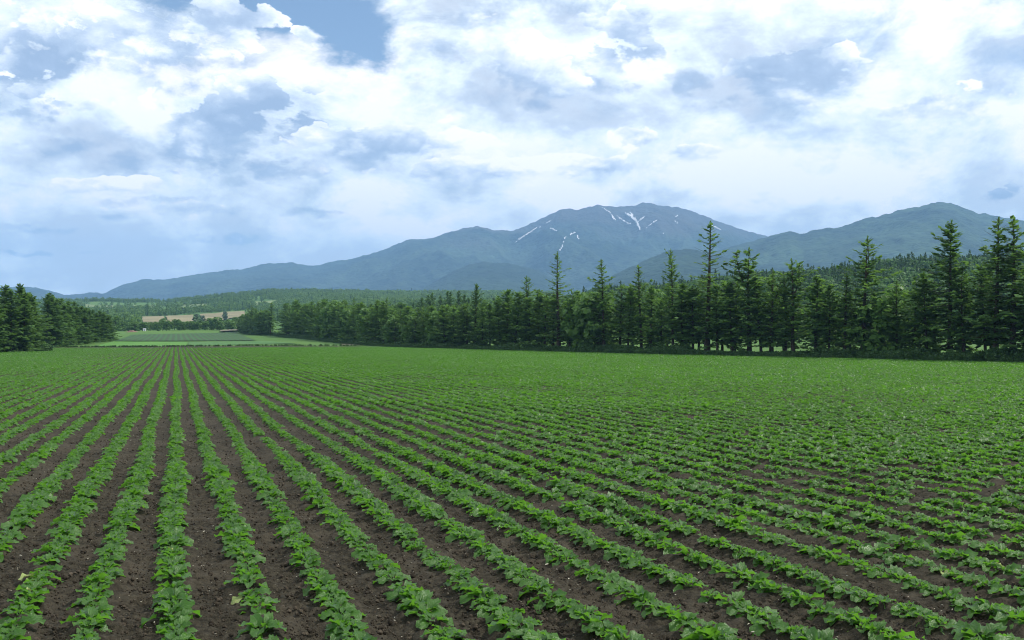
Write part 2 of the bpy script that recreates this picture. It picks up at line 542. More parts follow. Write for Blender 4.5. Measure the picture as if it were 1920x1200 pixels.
def Hm(x, y):
    x = np.asarray(x, dtype=float); y = np.asarray(y, dtype=float)
    r = np.hypot(x, y)
    d = np.maximum(y, 0.35 * r) + 1e-6
    px = np.clip(960 + F * x / d, PK[0], PK[-1])
    z = -0.9 * (1 - np.exp(-d / 60.0))
    di = np.clip(np.searchsorted(DK, d) - 1, 0, len(DK) - 2)
    pi = np.clip(np.searchsorted(PK, px) - 1, 0, len(PK) - 2)
    fd = np.clip((d - DK[di]) / (DK[di + 1] - DK[di]), 0, 1)
    fp = np.clip((px - PK[pi]) / (PK[pi + 1] - PK[pi]), 0, 1)
    fp = fp * fp * (3 - 2 * fp)
    zz = (ZT[pi, di] * (1 - fd) + ZT[pi, di + 1] * fd) * (1 - fp) + (ZT[pi + 1, di] * (1 - fd) + ZT[pi + 1, di + 1] * fd) * fp
    z = z + zz
    und = (fbm(x / 90.0, y / 90.0, 3, 5) - 0.5) * 2.0
    z = z + und * np.clip((d - 260) / 500, 0, 1) * 4.0
    return z

def Hs(x, y):
    return float(Hm(np.array([x]), np.array([y]))[0])

def at(px, d):
    """ground point seen in column px at depth d"""
    x = (px - 960) / F * d
    return x, d

def ground_hit(px, py):
    d = np.exp(np.linspace(math.log(6), math.log(2600), 1500))
    x = (px - 960) / F * d
    yy = YH + (CZ - Hm(x, d)) * F / d
    k = int(np.argmax(yy <= py)) if (yy <= py).any() else len(d) - 1
    return float(x[k]), float(d[k])

FIELD = [(-80, -6), (-80, 120), (-75, 143), (-71, 152), (-88, 188), (-63, 196), (-32, 206), (-15.4, 181), (19.2, 129), (46.9, 92), (72, 60), (72, -6)]

def poly_sdf(x, y, poly):
    """signed distance, positive inside"""
    x = np.asarray(x, float); y = np.asarray(y, float)
    best = np.full(x.shape, 1e18); inside = np.zeros(x.shape, bool)
    n = len(poly)
    for i in range(n):
        ax, ay = poly[i]; bx, by = poly[(i + 1) % n]
        ex, ey = bx - ax, by - ay
        t = np.clip(((x - ax) * ex + (y - ay) * ey) / (ex * ex + ey * ey), 0, 1)
        dd = (x - ax - t * ex) ** 2 + (y - ay - t * ey) ** 2
        best = np.minimum(best, dd)
        c = ((ay > y) != (by > y)) & (x < (bx - ax) * (y - ay) / ((by - ay) if by != ay else 1e-9) + ax)
        inside ^= c
    s = np.sqrt(best)
    return np.where(inside, s, -s)

def build_ground():
    ang = np.concatenate([np.linspace(-180, -42, 30)[:-1], np.linspace(-42, 42, 430), np.linspace(42, 180, 30)[1:-1]])
    rad = np.exp(np.linspace(math.log(1.0), math.log(8600), 310))
    A, Rr = np.meshgrid(np.radians(ang), rad)
    X = Rr * np.sin(A); Y = Rr * np.cos(A)
    Z = Hm(X, Y)
    s = poly_sdf(X, Y, FIELD)
    Z = Z - 0.35 * sstep(-0.2, 2.5, s)
    far = np.clip((Rr - 200) / 300, 0, 1)
    Z = Z + far * (fbm(X / 14, Y / 14, 3, 3) - 0.5) * 1.2
    nr, nc = X.shape
    f = grid_faces(nr, nc, wrap=True)
    v = np.stack([X, Y, Z], -1).reshape(-1, 3)
    me = mesh_np('ground', v, f[:, ::-1], M['meadow'], True)
    o = link('ground', me)
    tag(o, 'grassy valley floor and slopes around the beet field', 'ground', kind='structure')

ROW_A = math.atan((330 - 960) / F)
UX, UY = math.sin(ROW_A), math.cos(ROW_A)
NX, NY = math.cos(ROW_A), -math.sin(ROW_A)
ROW = 0.60
S0 = 0.035

def build_soil():
    dr, da = 0.0048, 0.0042
    ang = np.arange(-1.05, 1.05, da)
    rad = np.exp(np.arange(math.log(3.0), math.log(235), dr))
    A, Rr = np.meshgrid(ang, rad)
    X = Rr * np.sin(A); Y = Rr * np.cos(A)
    s = poly_sdf(X, Y, FIELD)
    Z = Hm(X, Y)
    # slightly raised rows with wheel-firmed lanes between, then clods
    c = (X * NX + Y * NY - S0) / ROW
    ridge = np.cos(2 * math.pi * c) * 0.028
    lod = np.clip(1.6 - Rr / 26.0, 0, 1)
    rough = (fbm(X / 0.16, Y / 0.16, 3, 11) - 0.5) * 0.075 + (fbm(X / 0.045, Y / 0.045, 2, 21) - 0.5) * 0.055 * np.clip(1.5 - Rr / 14.0, 0, 1)
    lump = np.maximum(0, vnoise(X / 0.11, Y / 0.11, 31) - 0.62) * 0.10
    Z = Z + ridge + (rough + lump) * np.maximum(lod, 0.15)
    Z = np.where(s > 0, Z, Z - 0.5 * sstep(0.0, 1.2, -s))
    nr, nc = X.shape
    me = mesh_np('soil', np.stack([X, Y, Z], -1).reshape(-1, 3), grid_faces(nr, nc)[:, ::-1], M['soil'], True)
    o = link('soil', me)
    tag(o, 'dark brown tilled soil of the beet field', 'soil', kind='structure')

build_ground()
build_soil()


def drape(name, quad_px, mat, label, lift=0.12, n=14, kind='structure'):
    """a field sheet on the terrain; corners given where the photograph shows them"""
    P = [ground_hit(*q) for q in quad_px]
    (a, b, c, d) = [np.array(p) for p in P]     # far-near order: a b top, c d bottom (a-d left side)
    U, V = np.meshgrid(np.linspace(0, 1, n), np.linspace(0, 1, n))
    X = (a[0] * (1 - U) + b[0] * U) * (1 - V) + (d[0] * (1 - U) + c[0] * U) * V
    Y = (a[1] * (1 - U) + b[1] * U) * (1 - V) + (d[1] * (1 - U) + c[1] * U) * V
    far = np.clip((np.hypot(X, Y) - 200) / 300, 0, 1)
    Z = Hm(X, Y) + lift * 0.5 + far * 0.65
    me = mesh_np(name, np.stack([X, Y, Z], -1).reshape(-1, 3), grid_faces(n, n)[:, ::-1], mat, True)
    o = link(name, me)
    tag(o, label, 'field', kind=kind)
    return P

POLYS = []
POLYS.append(drape('crop_field', [(246, 630), (443, 624.5), (480, 639.5), (214, 640.5)], M['dark_crop'], 'dark green crop with faint planted lines beyond the beet field', 0.10))
POLYS.append(drape('crop_field', [(214, 641.2), (352, 642.2), (350, 649.6), (176, 649.6)], M['bright_crop'], 'narrow bright green crop strip just beyond the beet field edge', 0.06))
POLYS.append(drape('crop_field', [(354, 642.4), (500, 640.5), (560, 644.5), (354, 649.0)], M['pale_field'] if False else M['teal_field'], 'bluish green crop strip beyond the rows of the beet field', 0.06))
POLYS.append(drape('ripe_field', [(266, 595.6), (306, 594.4), (318, 610.5), (268, 607)], M['tan'], 'tan stubble plot beside the bluish green plot', 0.4))
POLYS.append(drape('ripe_field', [(310, 594.3), (362, 592), (365, 613), (323, 611)], M['tan'], 'widest tan stubble plot in the middle of the valley', 0.4))
POLYS.append(drape('ripe_field', [(374, 590.8), (418, 587), (420, 601.5), (388, 604.5)], M['tan'], 'tan stubble plot between the two grey willows', 0.4))
POLYS.append(drape('ripe_field', [(424, 586.5), (458, 584.8), (462, 596), (426, 600)], M['tan'], 'narrow tan stubble plot beside the windbreak end', 0.4))
POLYS.append(drape('young_field', [(232, 597), (264, 595.8), (262, 611), (244, 611)], M['teal_field'], 'small bluish green plot beside the tan stubble', 0.4))
POLYS.append(drape('hay_field', [(150, 569.5), (286, 574), (290, 579), (170, 580)], M['pale_field'], 'long pale hay meadow under the blue hills', 0.5))
POLYS.append(drape('hay_field', [(340, 573), (396, 570.5), (392, 577), (330, 580)], M['pale_field'], 'pale hay meadow between two belts of scattered trees', 0.5))
POLYS.append(drape('hay_field', [(470, 568), (528, 564), (528, 572), (474, 576)], M['pale_field'], 'pale hay meadow at the foot of the wooded hill', 0.5))
drape('dirt_track', [(412, 621.4), (446, 619.6), (450, 622.0), (414, 623.6)], M['dirt'], 'bare earth patch at the end of the windbreak', 0.12, 6)
drape('dirt_track', [(640, 645.2), (706, 645.4), (706, 647.2), (640, 647.2)], M['dirt'], 'pale bare track in front of the windbreak', 0.04, 8)


# ------------------------------------------------------------------ mountains
def mountain(name, prof, D, foot, z0, mat, label, spur=0.22, wl=260.0, step=2.2, rows=150, seed=1, power=1.2, rough=3.0, back=0.5):
    pp = np.array(prof, float)
    px = np.arange(pp[0, 0], pp[-1, 0] + step, step)
    P = np.interp(px, pp[:, 0], pp[:, 1])
    k = np.array([1, 2, 3, 2, 1.0]); k /= k.sum()
    P = np.convolve(np.pad(P, 2, mode='edge'), k, mode='valid')
    Dv = D * (1 + 0.10 * (fbm(px / 260.0, px * 0 + 3, 2, seed) - 0.5))
    zr = CZ + (YH - P) / F * Dv
    S = np.concatenate([np.linspace(0, 1, rows), 1 + np.linspace(0, 1, 24)[1:] ** 1.3 * back])[:, None]
    dd = foot + (Dv - foot)[None, :] * S
    X = (px - 960)[None, :] / F * dd
    front = np.clip(S, 0, 1) ** power
    backs = np.where(S > 1, 1 - ((S - 1) / back) ** 1.5, 1.0)
    rel = front * backs
    amp = (zr - z0)[None, :]
    sp = ridged((X + 0.25 * dd) / wl, dd / (wl * 2.6), 4, seed) - 0.62
    sp2 = ridged((X - 0.2 * dd) / (wl * 0.42), dd / (wl * 0.9), 3, seed + 9) - 0.62
    env = np.where(S <= 1, (np.clip(S, 0, 1) * (1 - np.clip(S, 0, 1) ** 5)) * 1.3, 0.25)
    Z = z0 + amp * rel + amp * env * (spur * sp + spur * 0.35 * sp2)
    Z = Z + (fbm(X / 30.0, dd / 34.0, 2, seed + 4) - 0.5) * 2 * rough
    nr, nc = Z.shape
    v = np.stack([X, dd + 0 * X, Z], -1)
    me = mesh_np(name, v.reshape(-1, 3), grid_faces(nr, nc)[:, ::-1], mat, True)
    o = link(name, me)
    tag(o, label, 'mountain', kind='structure')
    return o, px, v

MAIN = [(-40, 600), (20, 560), (120, 556), (165, 551), (186, 552), (197, 549.5), (213, 541), (235, 533), (262, 527), (290, 525.5), (318, 523.5), (345, 519), (392, 510.5), (430, 506), (455, 504), (490, 496), (515, 493), (548, 492.5), (568, 495.5), (583, 498), (600, 496.5), (622, 490), (650, 487), (690, 477.5), (720, 468), (735, 462), (752, 453.5), (764, 448.5), (800, 447.5), (815, 444), (845, 434), (870, 428), (893, 423.5), (908, 426.5), (925, 431), (958, 433), (970, 429), (1000, 417), (1025, 405), (1045, 396), (1055, 393.5), (1082, 394), (1100, 389), (1121, 383), (1132, 386.5), (1165, 388), (1180, 385.6), (1200, 385.2), (1238, 385), (1272, 388), (1285, 391), (1310, 400), (1335, 410), (1380, 426), (1420, 438), (1442, 444), (1500, 462), (1600, 500), (1750, 580)]
RIGHT = [(1080, 590), (1150, 545), (1210, 520), (1290, 492), (1360, 466), (1405, 455), (1443, 443.5), (1462, 437.5), (1470, 436), (1480, 434), (1490, 436), (1503, 438.6), (1520, 432), (1537, 429), (1565, 427.5), (1590, 423), (1603, 417), (1614, 411), (1644, 406.5), (1670, 399), (1698, 391.5), (1722, 387), (1745, 381), (1768, 378), (1783, 380), (1797, 383.5), (1812, 391), (1839, 400.5), (1848, 399.5), (1862, 403), (1915, 413), (1990, 425), (2100, 452), (2300, 520), (2450, 590)]
SPUR_L = [(560, 606), (660, 580), (735, 560), (790, 541), (830, 520), (856, 506), (880, 496), (905, 490.5), (935, 493), (962, 494.5), (985, 500), (1010, 508), (1040, 524), (1075, 545), (1110, 562), (1180, 600)]
SPUR_R = [(1040, 600), (1085, 562), (1130, 528), (1160, 512), (1200, 493), (1232, 478), (1256, 469.5), (1290, 468), (1325, 474), (1370, 484), (1420, 502), (1500, 535), (1600, 590)]
LEFT = [(-420, 590), (-300, 556), (-180, 541), (-80, 539), (20, 537.8), (45, 537), (62, 539), (85, 543), (105, 548), (125, 553.5), (140, 552), (165, 549.2), (180, 548.5), (192, 550.5), (215, 556), (250, 566), (320, 590)]

main_o, main_px, main_v = mountain('mountain', MAIN, 6400, 3500, 40, M['mount_far'], 'long blue mountain with snow gullies below its summit', 0.42, 640, 2.2, 190, 3, 1.25, 6.0)
mountain('mountain', RIGHT, 4400, 2300, 40, M['mount_right'], 'rounded forested mountain behind the tall conifers', 0.26, 460, 2.4, 150, 8, 1.15, 5.5)
mountain('foothill', SPUR_L, 4200, 2700, 40, M['hill'], 'dark wooded foothill in front of the snowy mountain', 0.10, 320, 2.6, 80, 14, 1.1, 5.0)
mountain('foothill', SPUR_R, 3200, 2000, 40, M['hill'], 'dark wooded spur sloping down from the rounded mountain', 0.12, 340, 2.6, 80, 20, 1.1, 5.0)
mountain('mountain', LEFT, 5800, 3400, 40, M['mount_far'], 'low blue hill beyond the conifer belt by the meadows', 0.14, 480, 2.6, 90, 27, 1.2, 5.5)

def main_hit(px, py):
    """where the main slope is met on the line through a photograph point: (x, y, z)"""
    c = int(np.clip(np.searchsorted(main_px, px), 0, len(main_px) - 1))
    col = main_v[:190, c]
    yy = YH - (col[:, 2] - CZ) / col[:, 1] * F
    run = np.minimum.accumulate(yy)
    k = int(np.argmax(run <= py)) if (run <= py).any() else 189
    return col[k]

SNOW = [
    ([(1126.5, 390.2), (1136, 396), (1145, 402.7)], 2.0), ([(1146, 405.4), (1148.3, 410), (1154, 416)], 3.6),
    ([(1153.5, 405.4), (1165, 414.6), (1176.5, 421.0), (1182, 422.5)], 1.7),
    ([(1171, 402.3), (1181.7, 406.8), (1190, 413.5), (1194, 421), (1196, 427), (1199.8, 433.5)], 5.2),
    ([(1180.6, 400.6), (1187, 407.5)], 3.4), ([(1207.7, 408.3), (1201, 413), (1195.5, 418.5)], 3.2),
    ([(1231.7, 415), (1220, 422.5), (1211, 430)], 1.7), 
    ([(1264, 417.5), (1270, 421)], 2.4), 
    ([(965, 457), (974, 450), (985, 443), (996, 435), (1006.7, 427.7)], 2.0), ([(1010, 430), (1012, 427)], 1.6), ([(1021, 423.5), (1031.7, 415)], 1.2),
    ([(1030.6, 430), (1037, 432.5), (1044, 436)], 1.4),
    ([(1048, 473.5), (1051, 469), (1053.5, 464), (1056.7, 452)], 2.6), ([(1057, 450.5), (1060, 447)], 2.2), ([(1067, 443), (1077.5, 438)], 1.7),
    ([(1080.6, 441), (1083.8, 450.6)], 2.6), 
    ([(1335, 425), (1351, 432.6)], 2.4), ([(1242, 442), (1246, 439)], 1.3),
    ([(1265, 409), (1270, 406)], 1.1),
]
for path, wpx in SNOW:
    pts = np.array(path, float)
    seg = np.hypot(*(np.diff(pts, axis=0).T)); L = np.concatenate([[0], np.cumsum(seg)])
    n = max(4, int(L[-1] / 0.9))
    t = np.linspace(0, L[-1], n)
    cx = np.interp(t, L, pts[:, 0]); cy = np.interp(t, L, pts[:, 1])
    tx = np.gradient(cx); ty = np.gradient(cy); q = np.hypot(tx, ty) + 1e-9
    verts = []
    for i in range(n):
        u = i / (n - 1)
        w = wpx * 0.40 * (0.35 + 0.65 * math.sin(math.pi * min(1, max(0, 0.08 + 0.84 * u)))) * rnd.uniform(0.75, 1.3)
        for s in (-1, 0, 1):
            h = main_hit(cx[i] - ty[i] / q[i] * w * s, cy[i] + tx[i] / q[i] * w * s)
            k = 9.0 / np.linalg.norm(h)
            verts.append((h[0] - h[0] * k, h[1] - h[1] * k, h[2] + 5.0 + (1.0 if s == 0 else 0)))
    link('snow_patch', mesh_np('snow_patch', verts, grid_faces(n, 3), M['snow'], True), main_o)


# ------------------------------------------------------------------ tree builders
class MB:
    def __init__(self):
        self.v = []; self.f = []
    def tube(self, pts, radii, n=6):
        base = len(self.v)
        for i, p in enumerate(pts):
            p = Vector(p)
            a = Vector(pts[min(i + 1, len(pts) - 1)]) - Vector(pts[max(i - 1, 0)])
            if a.length < 1e-9: a = Vector((0, 0, 1))
            a.normalize()
            s = a.cross(Vector((0.31, 0.87, 0.13))).normalized(); t = a.cross(s)
            for k in range(n):
                th = 2 * math.pi * k / n
                q = p + (s * math.cos(th) + t * math.sin(th)) * radii[i]
                self.v.append((q.x, q.y, q.z))
        for i in range(len(pts) - 1):
            for k in range(n):
                a = base + i * n + k; b = base + i * n + (k + 1) % n
                self.f.append((a, b, b + n, a + n))
    def quad(self, c, u, w):
        b = len(self.v)
        for s, t in ((-1, -0.35), (0.1, -1), (1, 0.15), (-0.15, 1)):
            q = c + u * s + w * t
            self.v.append((q.x, q.y, q.z))
        self.f.append((b, b + 1, b + 2, b + 3))
    def mesh(self, name, mat, smooth=False):
        return mesh_np(name, self.v, self.f, mat, smooth)

def rvec(r):
    while True:
        v = Vector((r.uniform(-1, 1), r.uniform(-1, 1), r.uniform(-1, 1)))
        if 0.05 < v.length < 1:
            return v.normalized()

def conifer(seed, H, cb, width, nb, tuft, dens, mat, sparse_top=0.0, fork=False, droop=0.0, bend=0.15, low=True):
    """returns (trunk mesh, crown mesh): a tapered stem with limbs, needle sprays on the limbs"""
    r = random.Random(seed)
    tr = MB(); cr = MB()
    bx, by = r.uniform(-bend, bend), r.uniform(-bend, bend)
    def axis(z):
        t = z / H
        return Vector((bx * math.sin(t * 2.6) * t, by * math.sin(t * 2.2 + 0.5) * t, z))
    pts = [axis(H * i / 9) for i in range(10)]
    r0 = 0.014 * H + 0.02
    tr.tube(pts, [r0 * (1 - 0.93 * (i / 9)) * (1.25 if i == 0 else 1) for i in range(10)], 7)
    tips = [(pts, 1.0)]
    if fork:
        zf = H * 0.62
        o = axis(zf)
        fp = [o + Vector((0.9 * (1 - math.exp(-2.5 * i / 5)), 0.35 * i / 5, (H * 0.33) * i / 5)) for i in range(6)]
        tr.tube(fp, [r0 * 0.36 * (1 - 0.8 * i / 5) for i in range(6)], 5)
    def spray(p, d, L, tf):
        """needle sprays along a limb"""
        side = d.cross(Vector((0, 0, 1)))
        if side.length < 0.05: side = Vector((1, 0, 0))
        side.normalize()
        n = max(2, int(L * dens))
        for i in range(n):
            u = (i + r.random()) / n
            u = 0.12 + 0.88 * u
            q = p(u)
            off = (0.10 + 0.24 * L * (1 - u) * (0.4 + u)) * r.uniform(-1, 1)
            q = q + side * off + Vector((0, 0, r.uniform(-0.16, 0.05) * (0.6 + 0.25 * L)))
            a = (side * (1 if off > 0 else -1) * r.uniform(0.3, 1.0) + d * r.uniform(0.2, 1.0) + Vector((0, 0, r.uniform(-0.5, 0.35)))).normalized()
            s = tuft * r.uniform(0.6, 1.35)
            b = a.cross(rvec(r) * 0.55 + Vector((0, 0, 1)) * r.choice((1, -1))).normalized()
            cr.quad(q, a * s, b * s * r.uniform(0.34, 0.62))
    az = r.uniform(0, 6.28)
    for i in range(nb):
        k = (i + r.random() * 0.9) / nb
        z = cb + (H - cb) * (k ** 0.93) * 0.985
        t = (z - cb) / (H - cb)
        az += 2.399 + r.uniform(-0.5, 0.5)
        prof = (1 - t) ** 0.60 * (0.66 + 0.34 * min(1, t * 3.5)) * (0.8 + 0.35 * math.sin(t * 11 + seed * 1.7 + az * 0.7))
        L = width * prof * r.uniform(0.42, 1.35) + 0.10
        if r.random() < 0.07: L *= 1.25
        el = R(-14 - droop + (58 + droop) * t ** 1.3 + r.uniform(-9, 9))
        d0 = Vector((math.cos(az) * math.cos(el), math.sin(az) * math.cos(el), math.sin(el)))
        p0 = axis(z)
        if fork and z > H * 0.66 and i % 2:
            uf = min(1.0, (z - H * 0.62) / (H * 0.33))
            p0 = Vector((0.9 * (1 - math.exp(-2.5 * uf)), 0.35 * uf, 0)) + axis(H * 0.62) + Vector((0, 0, H * 0.33 * uf))
        up = r.uniform(0.02, 0.16) * L
        def pos(u, p0=p0, d0=d0, L=L, up=up, sag=r.uniform(0.04, 0.12) * L):
            return p0 + d0 * (L * u) + Vector((0, 0, up * u * u - sag * math.sin(u * math.pi)))
        tr.tube([pos(0), pos(0.5), pos(1)], [r0 * 0.20 * (1 - 0.6 * t) + 0.006, r0 * 0.11 * (1 - 0.6 * t) + 0.005, 0.004], 3)
        keep = 1.0
        if sparse_top and t > 1 - sparse_top:
            keep = 0.62
        if keep < 1.0 and r.random() > 0.85:
            continue
        spray(pos, d0, L * (keep if keep < 1 else 1.0), t)
    # leader
    for i in range(10):
        z = H * (0.94 + 0.065 * i / 9)
        q = axis(min(z, H)) + Vector((r.uniform(-.05, .05), r.uniform(-.05, .05), max(0, z - H)))
        cr.quad(q, Vector((r.uniform(-.3, .3), r.uniform(-.3, .3), 1)).normalized() * tuft * 0.8, rvec(r) * tuft * 0.3)
    return tr.mesh('trunk', M['bark'], True), cr.mesh('crown', mat)

def broadleaf(seed, H, Wd, n_clump, per, leaf, mat, cb=0.18):
    r = random.Random(seed)
    tr = MB(); cr = MB()
    r0 = 0.02 * H + 0.03
    tr.tube([(0, 0, 0), (0.05 * H * r.uniform(-1, 1), 0, H * 0.3), (0, 0.04 * H * r.uniform(-1, 1), H * 0.6), (0, 0, H * 0.82)], [r0 * 1.2, r0 * 0.8, r0 * 0.5, r0 * 0.15], 6)
    for i in range(n_clump):
        t = (i + r.random()) / n_clump
        z = H * (cb + (0.93 - cb) * t)
        e = math.sqrt(max(0.02, 1 - ((t - 0.42) / 0.62) ** 2))
        a = i * 2.399 + r.uniform(-0.4, 0.4)
        rr = Wd * e * r.uniform(0.35, 0.85)
        c = Vector((math.cos(a) * rr, math.sin(a) * rr, z))
        s = Wd * r.uniform(0.26, 0.44)
        if i % 2 == 0:
            tr.tube([(0, 0, z * 0.55), (c.x * 0.5, c.y * 0.5, z * 0.85), tuple(c)], [r0 * 0.4, r0 * 0.2, r0 * 0.06], 3)
        for k in range(per):
            n = rvec(r)
            p = c + Vector((n.x * s, n.y * s, n.z * s * 0.72)) * r.uniform(0.55, 1.05)
            nn = (n + rvec(r) * 0.8 + Vector((0, 0, 0.4))).normalized()
            u = nn.cross(rvec(r)).normalized(); w = nn.cross(u)
            q = leaf * r.uniform(0.6, 1.4)
            cr.quad(p, u * q, w * q * r.uniform(0.55, 0.9))
    return tr.mesh('trunk', M['bark'], True), cr.mesh('crown', mat)

def shape_height(me):
    z = np.empty(len(me.vertices) * 3, dtype=np.float32)
    me.vertices.foreach_get('co', z)
    return float(z.reshape(-1, 3)[:, 2].max())

def kind_set(gen):
    out = []
    for tm, cm in gen:
        out.append((tm, cm, max(shape_height(tm), shape_height(cm))))
    return out

LARCH = kind_set([conifer(100 + i, 10.0, 0.9 + 0.55 * (i % 3), 2.5 + 0.25 * (i % 4), 86 + 4 * (i % 5), 0.32, 9.0, M['needle'], 0.0, False, (i * 7) % 20 - 6, 0.5) for i in range(14)])
LARCH_MID = kind_set([conifer(120 + i, 13.0, 1.8, 2.8, 100, 0.25, 13.0, M['needle'], 0.22, i == 2, 2, 0.3) for i in range(3)])
LARCH_TALL = kind_set([conifer(140 + i, 16.5, 2.2, 2.9, 96, 0.24, 12.0, M['needle'], 0.50, False, -4, 0.35) for i in range(2)])
SPIRE = kind_set([conifer(160 + i, 13.5, 1.2, 2.9, 120, 0.27, 13.0, M['spruce'], 0.0, False, 6, 0.2) for i in range(2)])
FORK = kind_set([conifer(170 + i, 11.5, 2.0, 2.8, 98, 0.26, 13.0, M['needle'], 0.15, True, -6, 0.4) for i in range(2)])
SPRUCE = kind_set([conifer(180 + i, 9.5, 0.35, 2.35, 100, 0.28, 14.0, M['spruce'], 0.0, False, 8, 0.15) for i in range(4)])
BROAD = kind_set([broadleaf(200 + i, 7.0, 2.6, 20, 60, 0.30, M['broad'], 0.12) for i in range(4)])
WILLOW = kind_set([broadleaf(220 + i, 8.0, 2.2, 18, 60, 0.30, M['willow'], 0.06) for i in range(2)])
PINE = kind_set([conifer(230 + i, 13.0, 5.0, 2.6, 60, 0.34, 12.0, M['spruce'], 0.0, False, -10, 0.5) for i in range(2)])

def put_tree(name, kit, x, y, h, rz, label, cat, group, spread=1.0, sink=0.05):
    tm, cm, hh = kit
    root = bpy.data.objects.new(name, None)
    C.objects.link(root)
    root.empty_display_size = 0.5
    root.location = (x, y, Hs(x, y) - sink)
    root.rotation_euler = (R(rnd.gauss(0, 1.3)), R(rnd.gauss(0, 1.3)), rz)
    s = h / hh
    k = s ** 0.6 * spread
    root.scale = (k, k, s)
    tag(root, label, cat, group)
    link('trunk', tm, root)
    link('crown', cm, root)
    return root

ORD = ['first', 'second', 'third', 'fourth', 'fifth', 'sixth', 'seventh', 'eighth', 'ninth', 'tenth', 'eleventh', 'twelfth', 'thirteenth', 'fourteenth', 'fifteenth', 'sixteenth', 'seventeenth', 'eighteenth', 'nineteenth']
for tens, whole in (('twenty', 'twentieth'), ('thirty', 'thirtieth'), ('forty', 'fortieth'), ('fifty', 'fiftieth'), ('sixty', 'sixtieth'), ('seventy', 'seventieth'), ('eighty', 'eightieth')):
    ORD += [whole] + [tens + '-' + o for o in ORD[:9]]

def pxof(x, y):
    return 960 + F * x / y

def height_for(px_top, x, y):
    return (YH - px_top) / F * y + CZ - Hs(x, y)

# the windbreak: edge of its weedy bank, from the near end to the far end
EDGE = np.array([(90, 36), (72, 60), (46.9, 92), (19.2, 129), (-15.4, 181), (-29.8, 208), (-71.9, 315), (-80, 336)], float)
EDGE2 = np.array([(-85.5, 347), (-100, 378), (-116, 420)], float)

def along(poly, spacing):
    """points on a polyline with a spacing that may grow with distance; yields (point, outward normal)"""
    seg = np.hypot(*(np.diff(poly, axis=0).T)); L = np.concatenate([[0], np.cumsum(seg)])
    t = 0.6; out = []
    while t < L[-1]:
        p = np.array([np.interp(t, L, poly[:, 0]), np.interp(t, L, poly[:, 1])])
        i = min(len(seg) - 1, int(np.searchsorted(L, t, 'right') - 1))
        e = (poly[i + 1] - poly[i]) / seg[i]
        out.append((p, np.array([e[1], -e[0]])))     # normal away from the field
        t += spacing(p[1])
    return out

TOP = np.array([(430, 592), (470, 583), (517, 576), (530, 573), (560, 566), (650, 566), (690, 563), (740, 572), (790, 577), (830, 566), (880, 562), (930, 550), (980, 540), (1040, 545), (1100, 540), (1200, 532), (1290, 528), (1360, 515), (1400, 506), (1450, 506), (1520, 520), (1580, 528), (1650, 528), (1720, 524), (1760, 505), (1800, 490), (1850, 485), (1920, 478), (2100, 440)], float)
MARKS = [   # column, top row, shapes, spread, short name, label
    (1898, 404, LARCH_MID[0], 1.25, 'the ragged twin larches', 'ragged tall larch with upswept boughs, outer one of the close pair'),
    (1866, 404, LARCH_MID[1], 1.15, None, 'ragged tall larch with a leaning thin tip, inner one of the close pair'),
    (1781, 408, SPIRE[0], 1.1, 'the tall pointed spruce', 'tall dark spruce with a pointed spire standing above the windbreak'),
    (1617, 438, LARCH_MID[2], 1.15, 'the stepped larch', 'larch with a thin stepped tip rising over the windbreak under the rounded mountain'),
    (1487, 482, FORK[1], 1.1, 'the flat-topped larch', 'flat-topped larch with two spreading crooked tips'),
    (1405, 461, FORK[0], 1.2, 'the crooked larch', 'broad crooked larch with boughs reaching sideways at its top'),
    (1325, 412, LARCH_TALL[0], 1.25, 'the gaunt tallest larch', 'tallest larch of the windbreak with bare open tiers near its tip'),
    (1262, 464, LARCH_MID[0], 0.8, 'the narrow larch', 'narrow upright larch standing close to the gaunt tallest larch'),
    (1203, 493, LARCH_MID[1], 0.95, 'the spur larch', 'pointed larch below the end of the wooded spur'),
    (1133, 482, LARCH_MID[1], 1.0, 'the feathery larch', 'feathery larch with one long bough to its side near the top'),
    (1048, 469, LARCH_TALL[1], 1.15, 'the open snow-gully larch', 'open tiered larch with its tip touching the lowest snow gully'),
    (985, 515, LARCH_MID[2], 0.9, 'the foothill larch', 'pointed larch below the dark wooded foothill'),
    (891, 530, SPIRE[1], 0.8, 'the small spire', 'small pointed spruce rising over the lower part of the windbreak'),
    (725, 556, LARCH_MID[0], 0.8, 'the thin-tipped larch', 'thin-tipped larch beside the round pale broadleaf crown'),
    (663, 556, LARCH_MID[1], 0.8, 'the slightly taller larch', 'slightly taller larch in the far dense part of the windbreak'),
]

